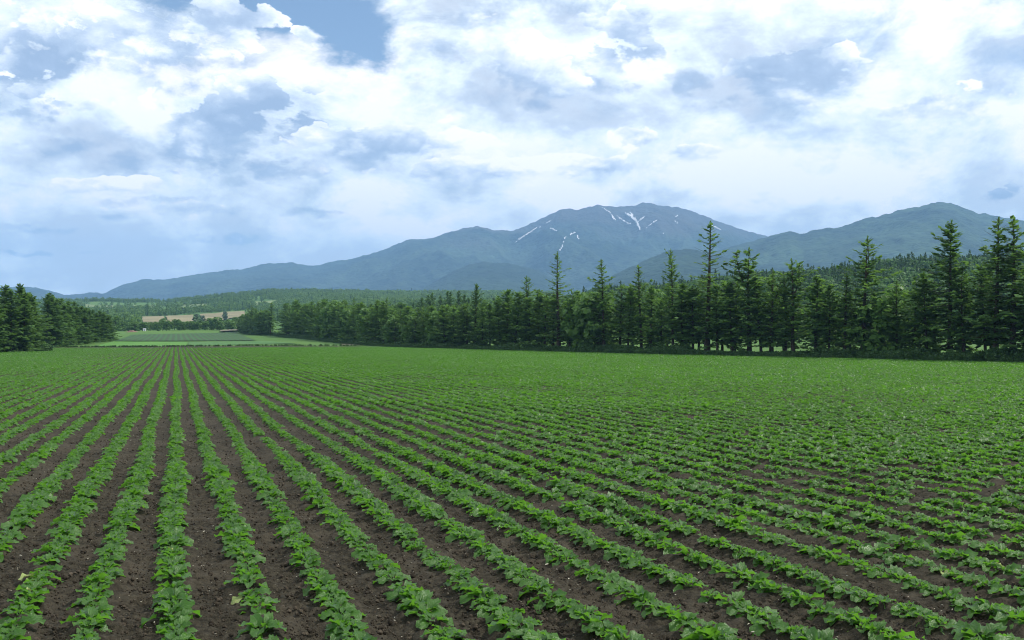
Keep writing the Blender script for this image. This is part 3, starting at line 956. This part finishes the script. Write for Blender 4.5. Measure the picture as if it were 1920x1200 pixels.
def windbreak():
    front = []
    for p, nrm in along(EDGE, lambda d: 1.9 + max(0, d - 90) * 0.006):
        q = p + nrm * rnd.uniform(3.6, 4.8)
        front.append([q[0], q[1], None])
    for p, nrm in along(EDGE2, lambda d: 2.6):
        q = p + nrm * rnd.uniform(1.5, 2.5)
        front.append([q[0], q[1], None])
    taken = set()
    for mk in MARKS:
        k = min((i for i in range(len(front)) if i not in taken), key=lambda i: abs(pxof(front[i][0], front[i][1]) - mk[0]))
        taken.add(k)
        front[k][0] = (mk[0] - 960) / F * front[k][1]
        front[k][2] = mk
    names = [(i, f[2][4]) for i, f in enumerate(front) if f[2] and f[2][4]]
    grp = 'trees in the front row of the windbreak'
    beyond = 0
    for i, (x, y, mk) in enumerate(front):
        px = pxof(x, y)
        if mk:
            h = height_for(mk[1], x, y)
            put_tree('spruce_tree' if mk[2] in SPIRE else 'larch_tree', mk[2], x, y, h, rnd.uniform(0, 6.28), mk[5], 'tree', grp, mk[3] * 1.3)
            continue
        top = float(np.interp(px, TOP[:, 0], TOP[:, 1])) + rnd.gauss(3, 11) * min(1.0, 130 / y) ** 0.6
        h = max(4.5, height_for(top, x, y))
        near_i, nm = min(names, key=lambda q: abs(q[0] - i))
        o = ORD[abs(near_i - i) - 1]
        side = 'right' if i < near_i else 'left'
        if y > 330:
            lab = 'small dark larch in the clump past the sunlit gap, %s from the gap' % ORD[beyond]
            beyond += 1
        elif px > 1925:
            lab = 'windbreak larch past the ragged twin larches, %s beyond the edge of the photo' % o
        else:
            lab = 'front-row windbreak larch, %s to the %s of %s' % (o, side, nm)
        if mk is None and 1950 > px > 560 and y < 330 and rnd.random() < 0.13:
            put_tree('broadleaf_tree', rnd.choice(BROAD), x, y, h * 0.86, rnd.uniform(0, 6.28), lab.replace('windbreak larch', 'windbreak broadleaf tree'), 'tree', grp, rnd.uniform(0.9, 1.2))
            continue
        put_tree('larch_tree', rnd.choice((LARCH[2::3] if px > 1230 else LARCH) if rnd.random() < 0.76 else (LARCH_MID if rnd.random() < 0.6 else FORK)), x, y, h, rnd.uniform(0, 6.28), lab, 'tree', grp, rnd.uniform(1.1, 1.6))
    # a looser second row behind
    back = []
    for p, nrm in along(EDGE[1:], lambda d: 3.4 + max(0, d - 90) * 0.012):
        q = p + nrm * rnd.uniform(7.0, 10.5)
        back.append((q[0], q[1]))
    back = [b for b in back if pxof(*b) < 2000]
    marks_px = [(m[0], m[4]) for m in MARKS if m[4]]
    count = {}
    for x, y in back:
        px = pxof(x, y)
        top = float(np.interp(px, TOP[:, 0], TOP[:, 1])) + rnd.uniform(4, 26) * min(1.0, 130 / y)
        h = max(4.5, height_for(top, x, y))
        mpx, nm = min(marks_px, key=lambda q: abs(q[0] - px))
        side = 'right' if px > mpx else 'left'
        count[(nm, side)] = count.get((nm, side), []) + [(abs(px - mpx), x, y, h)]
    for (nm, side), lst in count.items():
        for k, (_, x, y, h) in enumerate(sorted(lst)):
            lab = 'larch in the row behind, %s to the %s of %s' % (ORD[k], side, nm)
            put_tree('larch_tree', rnd.choice(LARCH), x, y, h, rnd.uniform(0, 6.28), lab, 'tree', 'larches in the row behind the front row', rnd.uniform(1.0, 1.45))
windbreak()

def left_belt():
    A = []      # nearer clump, to the frame's edge
    for px, d, top in [(-150, 128, 520), (-105, 132, 520), (-62, 134, 525), (-34, 140, 530), (-8, 139, 536), (8, 146, 532), (21, 143, 540), (33, 148, 530), (44, 146, 545), (55, 150, 548), (64, 154, 556), (-20, 152, 530), (15, 158, 535), (40, 160, 538), (58, 163, 556)]:
        A.append((px, d, top))
    A.sort()
    inside = [a for a in A if a[0] > 0]
    k = 0
    for px, d, top in A:
        x, y = at(px, d)
        if px <= 0:
            lab = 'dark spruce just past the edge of the photo, %s beyond it' % ORD[len([a for a in A if a[0] <= 0 and a[0] > px])]
        else:
            lab = 'dark spruce in the nearer clump before the gap, %s from the edge of the photo' % ORD[k]
            k += 1
        put_tree('spruce_tree', SPRUCE[rnd.randrange(4)], x, y, height_for(top + rnd.uniform(-3, 3), x, y), rnd.uniform(0, 6.28), lab, 'tree', 'spruces in the nearer clump', rnd.uniform(1.2, 1.6))
    B = [(86, 190, 550), (97, 192, 553), (99, 200, 548), (108, 196, 560), (114, 205, 556), (120, 202, 566), (127, 211, 564), (133, 208, 570), (139, 216, 566), (146, 213, 574), (151, 222, 572), (157, 219, 577), (163, 229, 574), (168, 225, 580), (174, 235, 577), (179, 231, 584), (185, 241, 582), (190, 238, 586), (195, 247, 584), (201, 246, 590), (206, 252, 592), (211, 256, 598)]
    for k, (px, d, top) in enumerate(B):
        x, y = at(px, d)
        lab = 'dark spruce in the sloping belt beyond the gap, %s from the gap' % ORD[k]
        put_tree('spruce_tree', SPRUCE[rnd.randrange(4)], x, y, height_for(top + rnd.uniform(-3, 2), x, y), rnd.uniform(0, 6.28), lab, 'tree', 'spruces in the sloping belt', rnd.uniform(1.25, 1.7))
left_belt()

def valley_trees():
    # hedge of broadleaf trees behind the dark crop field
    k = 0
    for i in range(34):
        px = 204 + i * 7.2 + rnd.uniform(-2.5, 2.5)
        d = 436 + rnd.uniform(-8, 22)
        x, y = at(px, d)
        top = np.interp(px, [200, 222, 245, 300, 330, 365, 400, 450], [598, 600, 612, 606, 604, 609, 603, 600]) + rnd.uniform(-4, 4)
        h = max(4.0, 1.28 * height_for(top, x, y))
        lab = 'broadleaf tree in the hedge behind the dark crop, %s from the spruce belt' % ORD[k]
        k += 1
        put_tree('broadleaf_tree', BROAD[rnd.randrange(4)], x, y, h, rnd.uniform(0, 6.28), lab, 'tree', 'broadleaf trees of the valley hedge', rnd.uniform(1.0, 1.35))
    for px, py, top, kit, lab in [(306, 608, 596, BROAD[1], 'round dark tree standing alone on the edge of the tan plots'),
                                  (316, 609.5, 602, BROAD[2], 'low bush beside the round dark tree on the tan plots'),
                                  (368, 609, 588, WILLOW[0], 'tall grey-green willow between the tan plots'),
                                  (380, 606, 591, WILLOW[1], 'broad grey-green willow beside the taller willow between the plots'),
                                  (422, 601, 583.5, WILLOW[1], 'single grey-green willow near the end of the windbreak')]:
        x, y = ground_hit(px, py)
        put_tree('broadleaf_tree', kit, x, y, height_for(top, x, y), rnd.uniform(0, 6.28), lab, 'tree', None, 1.25)
    # trees that show over the windbreak
    for i, (px, d, top) in enumerate([(792, 330, 556), (803, 335, 550), (814, 328, 547), (826, 332, 552), (838, 338, 543), (848, 330, 545), (858, 336, 542), (869, 333, 550), (878, 340, 556)]):
        x, y = at(px, d)
        put_tree('pine_tree', PINE[i % 2], x, y, height_for(top, x, y), rnd.uniform(0, 6.28), 'dark pine in the grove rising over the windbreak, %s from its lower end' % ORD[i], 'tree', 'pines in the grove behind the windbreak', 1.1)
    for px, d, top, lab in [(700, 262, 578, 'pale round broadleaf crown showing over the low windbreak'), (716, 266, 574, 'second pale broadleaf crown over the low windbreak, beside the round one'),
                            (752, 258, 566, 'tall light green broadleaf tree over the windbreak beside the thin-tipped larch'), (1095, 205, 545, 'light green broadleaf crown behind the feathery larch'),
                            (1010, 215, 560, 'yellowish broadleaf crown between the larches under the foothill'), (1545, 175, 532, 'light green broadleaf crown between the stepped larch and the flat-topped larch'),
                            (1680, 165, 530, 'pale green broadleaf crown between the pointed spruce and the stepped larch'), (1225, 190, 540, 'pale broadleaf crown behind the narrow larch')]:
        x, y = at(px, d)
        put_tree('broadleaf_tree', BROAD[rnd.randrange(4)], x, y, height_for(top, x, y), rnd.uniform(0, 6.28), lab, 'tree', None, 1.15)
valley_trees()


# ------------------------------------------------------------------ masses of small growth (stuff)
def scatter(name, pts, rz, scl, idx, variants, label, cat, tilt=None):
    """one object: the points as its mesh, the shapes set on them by geometry nodes"""
    me = bpy.data.meshes.new(name)
    n = len(pts)
    me.vertices.add(n)
    me.vertices.foreach_set('co', np.asarray(pts, dtype=np.float32).ravel())
    rot = np.zeros((n, 3), dtype=np.float32)
    rot[:, 2] = rz
    if tilt is not None:
        rot[:, :2] = tilt
    a = me.attributes.new('turn', 'FLOAT_VECTOR', 'POINT'); a.data.foreach_set('vector', rot.ravel())
    a = me.attributes.new('size', 'FLOAT', 'POINT'); a.data.foreach_set('value', np.asarray(scl, dtype=np.float32))
    a = me.attributes.new('pick', 'INT', 'POINT'); a.data.foreach_set('value', np.asarray(idx, dtype=np.int32))
    o = link(name, me)
    t = bpy.data.node_groups.new(name, 'GeometryNodeTree')
    t.interface.new_socket('Geometry', in_out='INPUT', socket_type='NodeSocketGeometry')
    t.interface.new_socket('Geometry', in_out='OUTPUT', socket_type='NodeSocketGeometry')
    N = t.nodes; Lk = t.links
    gi = N.new('NodeGroupInput'); go = N.new('NodeGroupOutput')
    iop = N.new('GeometryNodeInstanceOnPoints')
    iop.inputs['Pick Instance'].default_value = True
    gti = N.new('GeometryNodeGeometryToInstance')
    infos = []
    for v in variants:
        po = bpy.data.objects.new(v.name, v)
        oi = N.new('GeometryNodeObjectInfo')
        oi.inputs['Object'].default_value = po
        infos.append(oi)
    for oi in reversed(infos):
        Lk.new(oi.outputs['Geometry'], gti.inputs[0])
    def attr(nm, ty):
        a = N.new('GeometryNodeInputNamedAttribute'); a.data_type = ty
        a.inputs['Name'].default_value = nm
        return a.outputs[0]
    Lk.new(gi.outputs[0], iop.inputs['Points'])
    Lk.new(gti.outputs[0], iop.inputs['Instance'])
    Lk.new(attr('pick', 'INT'), iop.inputs['Instance Index'])
    er = N.new('FunctionNodeEulerToRotation')
    Lk.new(attr('turn', 'FLOAT_VECTOR'), er.inputs[0])
    Lk.new(er.outputs[0], iop.inputs['Rotation'])
    Lk.new(attr('size', 'FLOAT'), iop.inputs['Scale'])
    Lk.new(iop.outputs[0], go.inputs[0])
    md = o.modifiers.new('scatter', 'NODES')
    md.node_group = t
    tag(o, label, cat, kind='stuff')
    return o

rs = np.random.RandomState(5)

# --- beet plants: leaf shapes first
def leaf_shape(seed, nu=4, nv=4, petiole=True):
    """one beet leaf from its foot at the origin out along +Y: ribbed stalk and a wavy blade. (verts, faces, uv)"""
    r = random.Random(seed)
    Lp = r.uniform(0.075, 0.115); Lb = r.uniform(0.108, 0.150); Wb = r.uniform(0.042, 0.060)
    e0 = R(r.uniform(42, 56)); e1 = R(r.uniform(-42, -12))
    ph = r.uniform(0, 6.28); k1 = r.uniform(1.4, 2.2); tw = r.uniform(-0.35, 0.35)
    pts = []; N = 24
    p = Vector((0, 0, 0)); S = Lp + Lb
    for i in range(N + 1):
        pts.append(p.copy())
        u = (i + 0.5) / N
        e = e0 + (e1 - e0) * (u ** 1.5)
        p = p + Vector((0, math.cos(e), math.sin(e))) * (S / N)
    def path(s):
        f = max(0, min(N - 1e-6, s / S * N)); i = int(f)
        return pts[i].lerp(pts[i + 1], f - i)
    v = []; f = []; uv = []
    for i in range(nu + 1):
        u = i / nu
        s = Lp * 0.92 + Lb * u
        c = path(s); c2 = path(min(S, s + 0.004)); c1 = path(s - 0.004)
        t = (c2 - c1).normalized(); nrm = Vector((1, 0, 0)).cross(t)
        w = Wb * 1.03 * max(0.05, math.sin(math.pi * (0.11 + 0.80 * u))) ** 0.72
        for j in range(nv + 1):
            q = (j / nv - 0.5) * 2
            wave = 0.017 * math.sin(u * 6.28 * k1 + ph + (1.7 if q > 0 else 0)) * q * q
            fold = 0.020 * abs(q) ** 1.3 - 0.012 * q * q * (u > 0.6)
            edge = 1 + 0.07 * math.sin(u * 17 + ph + q * 2)
            pos = c + Vector((1, 0, 0)) * (q * w * edge) + nrm * (wave + fold + tw * q * w * 0.5)
            v.append(tuple(pos)); uv.append((0.5 + q / 2, u))
    for i in range(nu):
        for j in range(nv):
            a = i * (nv + 1) + j
            f.append((a, a + 1, a + nv + 2, a + nv + 1))
    if petiole:
        b = len(v)
        for i, s in enumerate((0, Lp * 0.55, Lp * 1.05)):
            c = path(s); w = (0.0065, 0.0048, 0.0034)[i]
            for th in (0.5, 2.6, 4.7):
                v.append((c.x + math.cos(th) * w, c.y, c.z + math.sin(th) * w)); uv.append((0.5, 0.0))
        for i in range(2):
            for k in range(3):
                a = b + i * 3 + k; a2 = b + i * 3 + (k + 1) % 3
                f.append((a, a2, a2 + 3, a + 3))
    return np.array(v), np.array(f), np.array(uv)

LEAVES = [leaf_shape(300 + i) for i in range(7)]
LEAVES_FAR = [leaf_shape(300 + i, 2, 2, False) for i in range(7)]
LEAF_ME = [mesh_np('leaf', *l[:2], M['beet'], True, l[2]) for l in LEAVES]
PALE_ME = mesh_np('leaf', LEAVES[2][0], LEAVES[2][1], M['beet_pale'], True, LEAVES[2][2])

def layout(seed):
    """which leaf goes where on one plant: (leaf, matrix)"""
    r = random.Random(seed)
    out = []
    n = r.randint(13, 16)
    a = r.uniform(0, 6.28)
    for i in range(n):
        a += 2.399 + r.uniform(-0.35, 0.35)
        t = i / (n - 1)                     # 0 outer, 1 heart
        s = (1.12 - 0.50 * t) * r.uniform(0.78, 1.18)
        tilt = R(-24 + 44 * t + r.uniform(-18, 18))
        m = Matrix.Rotation(a, 4, 'Z') @ Matrix.Rotation(tilt, 4, 'X') @ Matrix.Rotation(R(r.uniform(-28, 28)), 4, 'Y') @ Matrix.Scale(s, 4)
        m.translation = Vector((r.uniform(-.012, .012), r.uniform(-.012, .012), 0.004 + 0.01 * t))
        out.append((r.randrange(7), m))
    return out

LAYOUT = [layout(400 + i) for i in range(9)]

def plant_mesh(lay, leaves):
    V = []; Fc = []; U = []; b = 0
    for li, m in lay:
        v, f, uv = leaves[li]
        mm = np.array(m)
        V.append(v @ mm[:3, :3].T + mm[:3, 3]); Fc.append(f + b); U.append(uv); b += len(v)
    return mesh_np('beet_plant', np.concatenate(V), np.concatenate(Fc), M['beet'], True, np.concatenate(U))

PLANT_NEAR = [plant_mesh(l, LEAVES) for l in LAYOUT]
PLANT_FAR = [plant_mesh(l, LEAVES_FAR) for l in LAYOUT]

def beets():
    P = []
    for k in range(-170, 260):
        s = S0 + k * ROW
        u = np.arange(3.5, 235, 0.215)
        u = u + rs.uniform(-0.045, 0.045, len(u))
        wob = (fbm(u / 9.0, u * 0 + k * 7.7, 2, 51) - 0.5) * 0.16 + rs.normal(0, 0.016, len(u))
        x = UX * u + NX * (s + wob); y = UY * u + NY * (s + wob)
        ok = (y > 3.5) & (np.abs(x) < y * 0.62 + 4) & (rs.rand(len(u)) > 0.05)
        P.append(np.stack([x[ok], y[ok], np.full(ok.sum(), k), u[ok]], 1))
    P = np.concatenate(P)
    END = [(-400, -200), (-400, 205), (-88, 188), (-63, 196), (-32, 206), (400, 330), (400, -200)]
    sd = poly_sdf(P[:, 0], P[:, 1], FIELD)
    P = P[(sd > 0.9) & (rs.rand(len(P)) < 0.25 + 0.8 * sstep(4, 36, poly_sdf(P[:, 0], P[:, 1], END)))]
    x, y = P[:, 0], P[:, 1]
    z = Hm(x, y)
    size = 1.0 + (fbm(x / 5.0, y / 5.0, 3, 61) - 0.5) * 0.75 + rs.normal(0, 0.13, len(x))
    # the last metres before the far headland came up thin
    endd = poly_sdf(x, y, END)
    size = size * (0.30 + 0.70 * sstep(1.0, 24.0, endd + 5 * fbm(x / 6, y / 6, 2, 5)))
    size = np.clip(size, 0.28, 1.5)
    px = 960 + F * x / y
    py = YH + (CZ - z) * F / y
    vis = (px > 4) & (px < 1916) & (py < 1196) & (py > YH)
    order = np.argsort(np.where(vis, y, 1e9))
    pick = order[:300]
    sel = np.zeros(len(x), bool); sel[pick] = True
    # individual plants
    rows = {}
    for i in pick:
        rows.setdefault(int(P[i, 2]), []).append(i)
    bottom, lefts, rights = [], [], []
    for k in sorted(rows):
        rows[k].sort(key=lambda i: y[i])
        i0 = rows[k][0]
        if py[i0] > 1155 and 25 < px[i0] < 1895: bottom.append(k)
        elif px[i0] < 960: lefts.append(k)
        else: rights.append(k)
    lefts.sort(reverse=True); rights.sort()
    pale_left = 9
    for k, lst in rows.items():
        for q, i in enumerate(lst):
            pl = int(rs.randint(len(LAYOUT)))
            root = bpy.data.objects.new('beet_plant', None)
            C.objects.link(root)
            root.empty_display_size = 0.05
            root.location = (x[i], y[i], z[i] + 0.012)
            root.rotation_euler = (0, 0, rs.uniform(0, 6.28))
            root.scale = (size[i] * 0.715,) * 3
            n = ORD[q]
            if k in bottom:
                lab = 'beet plant %s up from the bottom edge in the %s row from the left' % (n, ORD[bottom.index(k)])
            elif k in lefts:
                lab = 'beet plant %s in from the left edge, %s row above the bottom corner' % (n, ORD[lefts.index(k)])
            else:
                lab = 'beet plant %s in from the right edge, %s row above the bottom corner' % (n, ORD[rights.index(k)])
            tag(root, lab, 'beet', 'beet plants in the front rows')
            ch = rs.randint(len(LAYOUT[pl])) if rs.rand() < 0.05 else -1
            for j, (li, m) in enumerate(LAYOUT[pl]):
                o = bpy.data.objects.new('leaf', PALE_ME if j == ch else LEAF_ME[li])
                C.objects.link(o)
                o.parent = root
                o.matrix_local = m
                if j == ch: o['label'] = 'pale yellowing leaf'
    rest = ~sel
    idx = np.where(y < 34, rs.randint(0, 9, len(x)), 9 + rs.randint(0, 9, len(x)))
    pts = np.stack([x, y, z + 0.012], 1)[rest]
    scatter('beet_crop', pts, rs.uniform(0, 6.28, rest.sum()), size[rest] * 0.775, idx[rest], PLANT_NEAR + PLANT_FAR, 'beet plants filling the rows beyond the front ones to the windbreak', 'crop', rs.normal(0, 0.07, (rest.sum(), 2)))
    print('beets', len(x), 'rows', len(bottom), len(lefts), len(rights))
beets()

# --- clods and straw on the bare soil between the rows
def clod_mesh(seed):
    r = np.random.RandomState(seed)
    n1, n2 = 4, 6
    v = [(0, 0, 0.5)]
    for i in range(1, n1):
        th = math.pi * i / n1
        for j in range(n2):
            a = 2 * math.pi * j / n2
            q = 0.5 * r.uniform(0.7, 1.2)
            v.append((math.sin(th) * math.cos(a) * q * 1.25, math.sin(th) * math.sin(a) * q, math.cos(th) * q * 0.75))
    v.append((0, 0, -0.4))
    f = []
    for j in range(n2):
        f.append((0, 1 + j, 1 + (j + 1) % n2))
        l = 1 + (n1 - 2) * n2
        f.append((len(v) - 1, l + (j + 1) % n2, l + j))
    for i in range(n1 - 2):
        for j in range(n2):
            a = 1 + i * n2 + j; b = 1 + i * n2 + (j + 1) % n2
            f.append((a, a + n2, b + n2)); f.append((a, b + n2, b))
    return mesh_np('clod', v, f, M['clod'])

def ground_bits():
    def field_pts(n, d0, d1, bias):
        d = d0 * (d1 / d0) ** (rs.rand(n) ** bias)
        t = rs.uniform(-0.58, 0.58, n)
        x, y = t * d, d
        ok = poly_sdf(x, y, FIELD) > 1
        return x[ok], y[ok]
    x, y = field_pts(60000, 5.0, 34, 0.9)
    s = np.exp(rs.normal(math.log(0.014), 0.5, len(x)))
    s = np.clip(s, 0.006, 0.06)
    scatter('soil_clods', np.stack([x, y, Hm(x, y) + 0.004], 1), rs.uniform(0, 6.28, len(x)), s, rs.randint(0, 4, len(x)), [clod_mesh(i) for i in range(4)], 'small dark clods of earth lying between the beet rows', 'soil', rs.uniform(-0.6, 0.6, (len(x), 2)))
    mb = []
    for i in range(3):
        b = MB()
        b.tube([(-0.5, 0, 0), (0.0, 0.05 * (i - 1), 0.03), (0.5, 0, 0)], [0.05, 0.09 + 0.05 * i, 0.04], 4)
        mb.append(b.mesh('straw', M['straw']))
    x, y = field_pts(5500, 5.0, 40, 0.8)
    s = np.clip(np.exp(rs.normal(math.log(0.009), 0.5, len(x))), 0.004, 0.05)
    scatter('straw_bits', np.stack([x, y, Hm(x, y) + 0.030], 1), rs.uniform(0, 6.28, len(x)), s, rs.randint(0, 3, len(x)), mb, 'pale bits of straw strewn over the dark soil', 'straw', rs.normal(0, 0.2, (len(x), 2)))
ground_bits()

# --- weedy bank under the windbreak, verge under the far belt
def weed_mesh(seed, h, n, w):
    r = random.Random(seed)
    b = MB()
    for i in range(n):
        a = r.uniform(0, 6.28); L = h * r.uniform(0.5, 1.1)
        d = Vector((math.cos(a), math.sin(a), 0)); lean = r.uniform(0.1, 0.7)
        base = d * r.uniform(0, 0.18)
        for k in range(3):
            t = (k + 0.6) / 3
            c = base + d * lean * L * t * 0.6 + Vector((0, 0, L * t))
            u = (d * r.uniform(-0.6, 1) + rvec(r) * 0.7 + Vector((0, 0, 0.25))).normalized()
            b.quad(c, u * w * r.uniform(0.7, 1.3), u.cross(rvec(r)).normalized() * w * r.uniform(0.3, 0.55))
    return b.mesh('weed', M['weed'])

def verges():
    W = [weed_mesh(500 + i, 0.75, 22, 0.16) for i in range(4)] + [weed_mesh(510 + i, 0.35, 20, 0.11) for i in range(3)]
    pts = []
    for poly, dens in ((EDGE, 26), (EDGE2, 14)):
        seg = np.hypot(*(np.diff(poly, axis=0).T)); L = np.concatenate([[0], np.cumsum(seg)])
        n = int(L[-1] * dens)
        t = rs.rand(n) * L[-1]
        i = np.clip(np.searchsorted(L, t, 'right') - 1, 0, len(seg) - 1)
        e = np.diff(poly, axis=0)[i] / seg[i][:, None]
        o = rs.uniform(0.0, 4.6, n) - 0.9 * fbm(t / 3.0, t * 0, 2, 73)
        x = np.interp(t, L, poly[:, 0]) + e[:, 1] * o
        y = np.interp(t, L, poly[:, 1]) - e[:, 0] * o
        s = (0.35 + 1.5 * fbm(x / 5, y / 5, 3, 71) ** 1.3) * np.clip(0.45 + o / 2.2, 0, 1.15)
        pts.append(np.stack([x, y, s, np.where(rs.rand(n) < 0.75, rs.randint(0, 4, n), 4 + rs.randint(0, 3, n))], 1))
    # foot of the spruce belts and the ditch line at the far end of the rows
    for (ax, ay), (bx, by), n, w, sz in (((-90, 118), (-75, 143), 260, 1.5, 1.0), ((-75.5, 143.5), (-71.5, 152.5), 160, 1.2, 1.1), ((-71.5, 152.5), (-88, 188.5), 360, 0.8, 1.0), ((-88, 189), (-63, 197), 420, 0.5, 0.42), ((-63, 197), (-32, 207), 260, 0.5, 0.45), ((-88, 189), (-104, 258), 500, 1.4, 0.9)):
        t = rs.rand(n)
        x = ax + (bx - ax) * t + rs.uniform(-w, w, n); y = ay + (by - ay) * t + rs.uniform(-w, w, n) * 0.6
        pts.append(np.stack([x, y, sz * rs.uniform(0.7, 1.2, n), rs.randint(0, 7, n)], 1))
    p = np.concatenate(pts)
    scatter('undergrowth', np.stack([p[:, 0], p[:, 1], Hm(p[:, 0], p[:, 1]) - 0.03], 1), rs.uniform(0, 6.28, len(p)), p[:, 2], p[:, 3].astype(int), W, 'dark weeds and low scrub on the bank under the windbreak', 'weeds')
verges()

# --- woods on the hill behind the windbreak, and scattered woods in the valley
def woods():
    con = []
    for i in range(4):
        tm, cm = conifer(600 + i, 10.0, 1.0, 1.9, 34, 0.62, 3.4, M['forest_dark'], 0.0, False, 6, 0.1)
        con.append(cm)
    bro = []
    for i in range(4):
        tm, cm = broadleaf(620 + i, 8.5, 3.0, 12, 20, 0.62, M['far_broad'], 0.05)
        bro.append(cm)
    bro_near = []
    for i in range(4):
        tm, cm = broadleaf(640 + i, 8.5, 3.2, 14, 22, 0.62, M['hill_broad'], 0.05)
        bro_near.append(cm)
    def add(n, px0, px1, d0, d1, dens, frac_con, hs, name, label):
        px = rs.uniform(px0, px1, n); d = d0 + (d1 - d0) * np.sqrt(rs.rand(n) * (1 - (d0 / d1) ** 2) + (d0 / d1) ** 2) if False else np.sqrt(rs.uniform(d0 ** 2, d1 ** 2, n))
        x = (px - 960) / F * d
        k = dens(px, d, x)
        ok = rs.rand(n) < k
        px, d, x = px[ok], d[ok], x[ok]
        for P in POLYS:
            poly = [tuple(P[0]), tuple(P[1]), tuple(P[2]), tuple(P[3])]
            keep = poly_sdf(x, d, poly) < 3.0
            px, d, x = px[keep], d[keep], x[keep]
        fc = frac_con(px, d, x)
        isc = rs.rand(len(x)) < fc
        idx = np.where(isc, rs.randint(0, 4, len(x)), 4 + rs.randint(0, 4, len(x)))
        s = hs * np.clip(rs.normal(1, 0.18, len(x)), 0.5, 1.5)
        scatter(name, np.stack([x, d, Hm(x, d) - 0.2], 1), rs.uniform(0, 6.28, len(x)), s, idx, con + (bro_near if name == 'hillside_woods' else bro), label, 'woods')
        print(name, len(x))
    add(19000, 560, 2200, 265, 640, lambda p, d, x: sstep(285, 345, d + 60 * (fbm(x / 40, d / 40, 2, 8) - 0.5)), lambda p, d, x: np.clip(0.04 + 0.7 * (fbm(x / 60, d / 60, 2, 81) - 0.35) + 0.55 * sstep(400, 520, d) * sstep(1380, 1560, p), 0.05, 0.95), 0.85, 'hillside_woods', 'mixed woods covering the hill behind the windbreak')
    add(14000, 430, 1050, 640, 1750, lambda p, d, x: sstep(470, 600, p + 60 * (fbm(x / 90, d / 90, 2, 9) - 0.5)) * 0.95, lambda p, d, x: 0.06 + 0 * p, 0.72, 'foothill_woods', 'light green woods covering the low hill beyond the windbreak')
    edge_d = lambda p: np.interp(p, [-150, 200, 266, 362, 458, 560], [1000, 800, 812, 895, 990, 1010])
    belt = lambda p, d, x: np.where(d < edge_d(p), 0, np.where((d < edge_d(p) + 48) & (p > 205), 0.98, np.where(fbm(x / 70, d / 60, 3, 33) > 0.56, 0.92, 0.05)))
    add(14000, -150, 560, 790, 1750, belt, lambda p, d, x: 0.12 + 0 * p, 0.62, 'valley_woods', 'belts of scattered trees between the valley meadows')
    low = lambda p, d, x: np.where(fbm(x / 30, d / 30, 2, 37) > 0.5, 0.8, 0.02)
    add(900, 90, 262, 440, 980, low, lambda p, d, x: 0.2 + 0 * p, 0.6, 'valley_thicket', 'blue-green thicket beside the end of the spruce belt')
woods()

# ------------------------------------------------------------------ small things far off
def box(mb, x0, x1, y0, y1, z0, z1):
    b = len(mb.v)
    for z in (z0, z1):
        for x, y in ((x0, y0), (x1, y0), (x1, y1), (x0, y1)):
            mb.v.append((x, y, z))
    for f in ((3, 2, 1, 0), (4, 5, 6, 7), (0, 1, 5, 4), (1, 2, 6, 5), (2, 3, 7, 6), (3, 0, 4, 7)):
        mb.f.append(tuple(b + i for i in f))

def far_things():
    x, y = at(271, 424)
    root = bpy.data.objects.new('farm_hut', None); C.objects.link(root)
    root.location = (x, y, Hs(x, y)); root.rotation_euler = (0, 0, R(12))
    tag(root, 'tiny white hut in front of the valley hedge', 'hut')
    b = MB(); box(b, -0.55, 0.55, -0.5, 0.5, 0, 1.0); link('wall', b.mesh('wall', M['white_paint']), root)
    b = MB()
    b.v += [(-0.62, -0.58, 1.002), (0.62, -0.58, 1.002), (0.62, 0.58, 1.002), (-0.62, 0.58, 1.002), (-0.62, 0, 1.25), (0.62, 0, 1.25)]
    me = bpy.data.meshes.new('roof'); me.from_pydata(b.v, [], [(0, 1, 5, 4), (2, 3, 4, 5), (0, 4, 3), (1, 2, 5), (3, 2, 1, 0)]); me.materials.append(M['grey_roof'])
    link('roof', me, root)
    b = MB(); box(b, -0.2, 0.2, -0.53, -0.503, 0.02, 0.85); link('door', b.mesh('door', M['grey_roof']), root)
    # low reddish heap
    x, y = at(248, 404)
    n = 22
    U, V = np.meshgrid(np.linspace(-1, 1, n), np.linspace(-1, 1, n))
    rr = np.hypot(U, V)
    Z = np.clip(1 - rr, 0, 1) ** 0.8 * 0.95 * (0.7 + 0.6 * fbm(U * 3 + 9, V * 3, 3, 4)) - 0.05
    me = mesh_np('earth_heap', np.stack([U * 2.6, V * 1.5, Z], -1).reshape(-1, 3), grid_faces(n, n), M['red_earth'], True)
    o = link('earth_heap', me); o.location = (x, y, Hs(x, y) + 0.1)
    tag(o, 'low reddish earth heap at the corner of the dark crop field', 'heap')
far_things()

# ------------------------------------------------------------------ haze
def haze():
    b = MB(); box(b, -8900, 8900, -8900, 10400, -4, 930)
    m = bpy.data.materials.new('haze'); m.use_nodes = True
    m.node_tree.nodes.clear()
    g = NT(m.node_tree)
    v = g.n('ShaderNodeVolumePrincipled')
    v.inputs['Color'].default_value = (0.31, 0.59, 1.0, 1)
    v.inputs['Density'].default_value = 1.38e-4
    v.inputs['Anisotropy'].default_value = 0.0
    out = g.n('ShaderNodeOutputMaterial')
    g.l(v.outputs[0], out.inputs['Volume'])
    o = link('haze', b.mesh('haze', m))
    tag(o, 'pale blue haze filling the valley air', 'haze', kind='stuff')
haze()
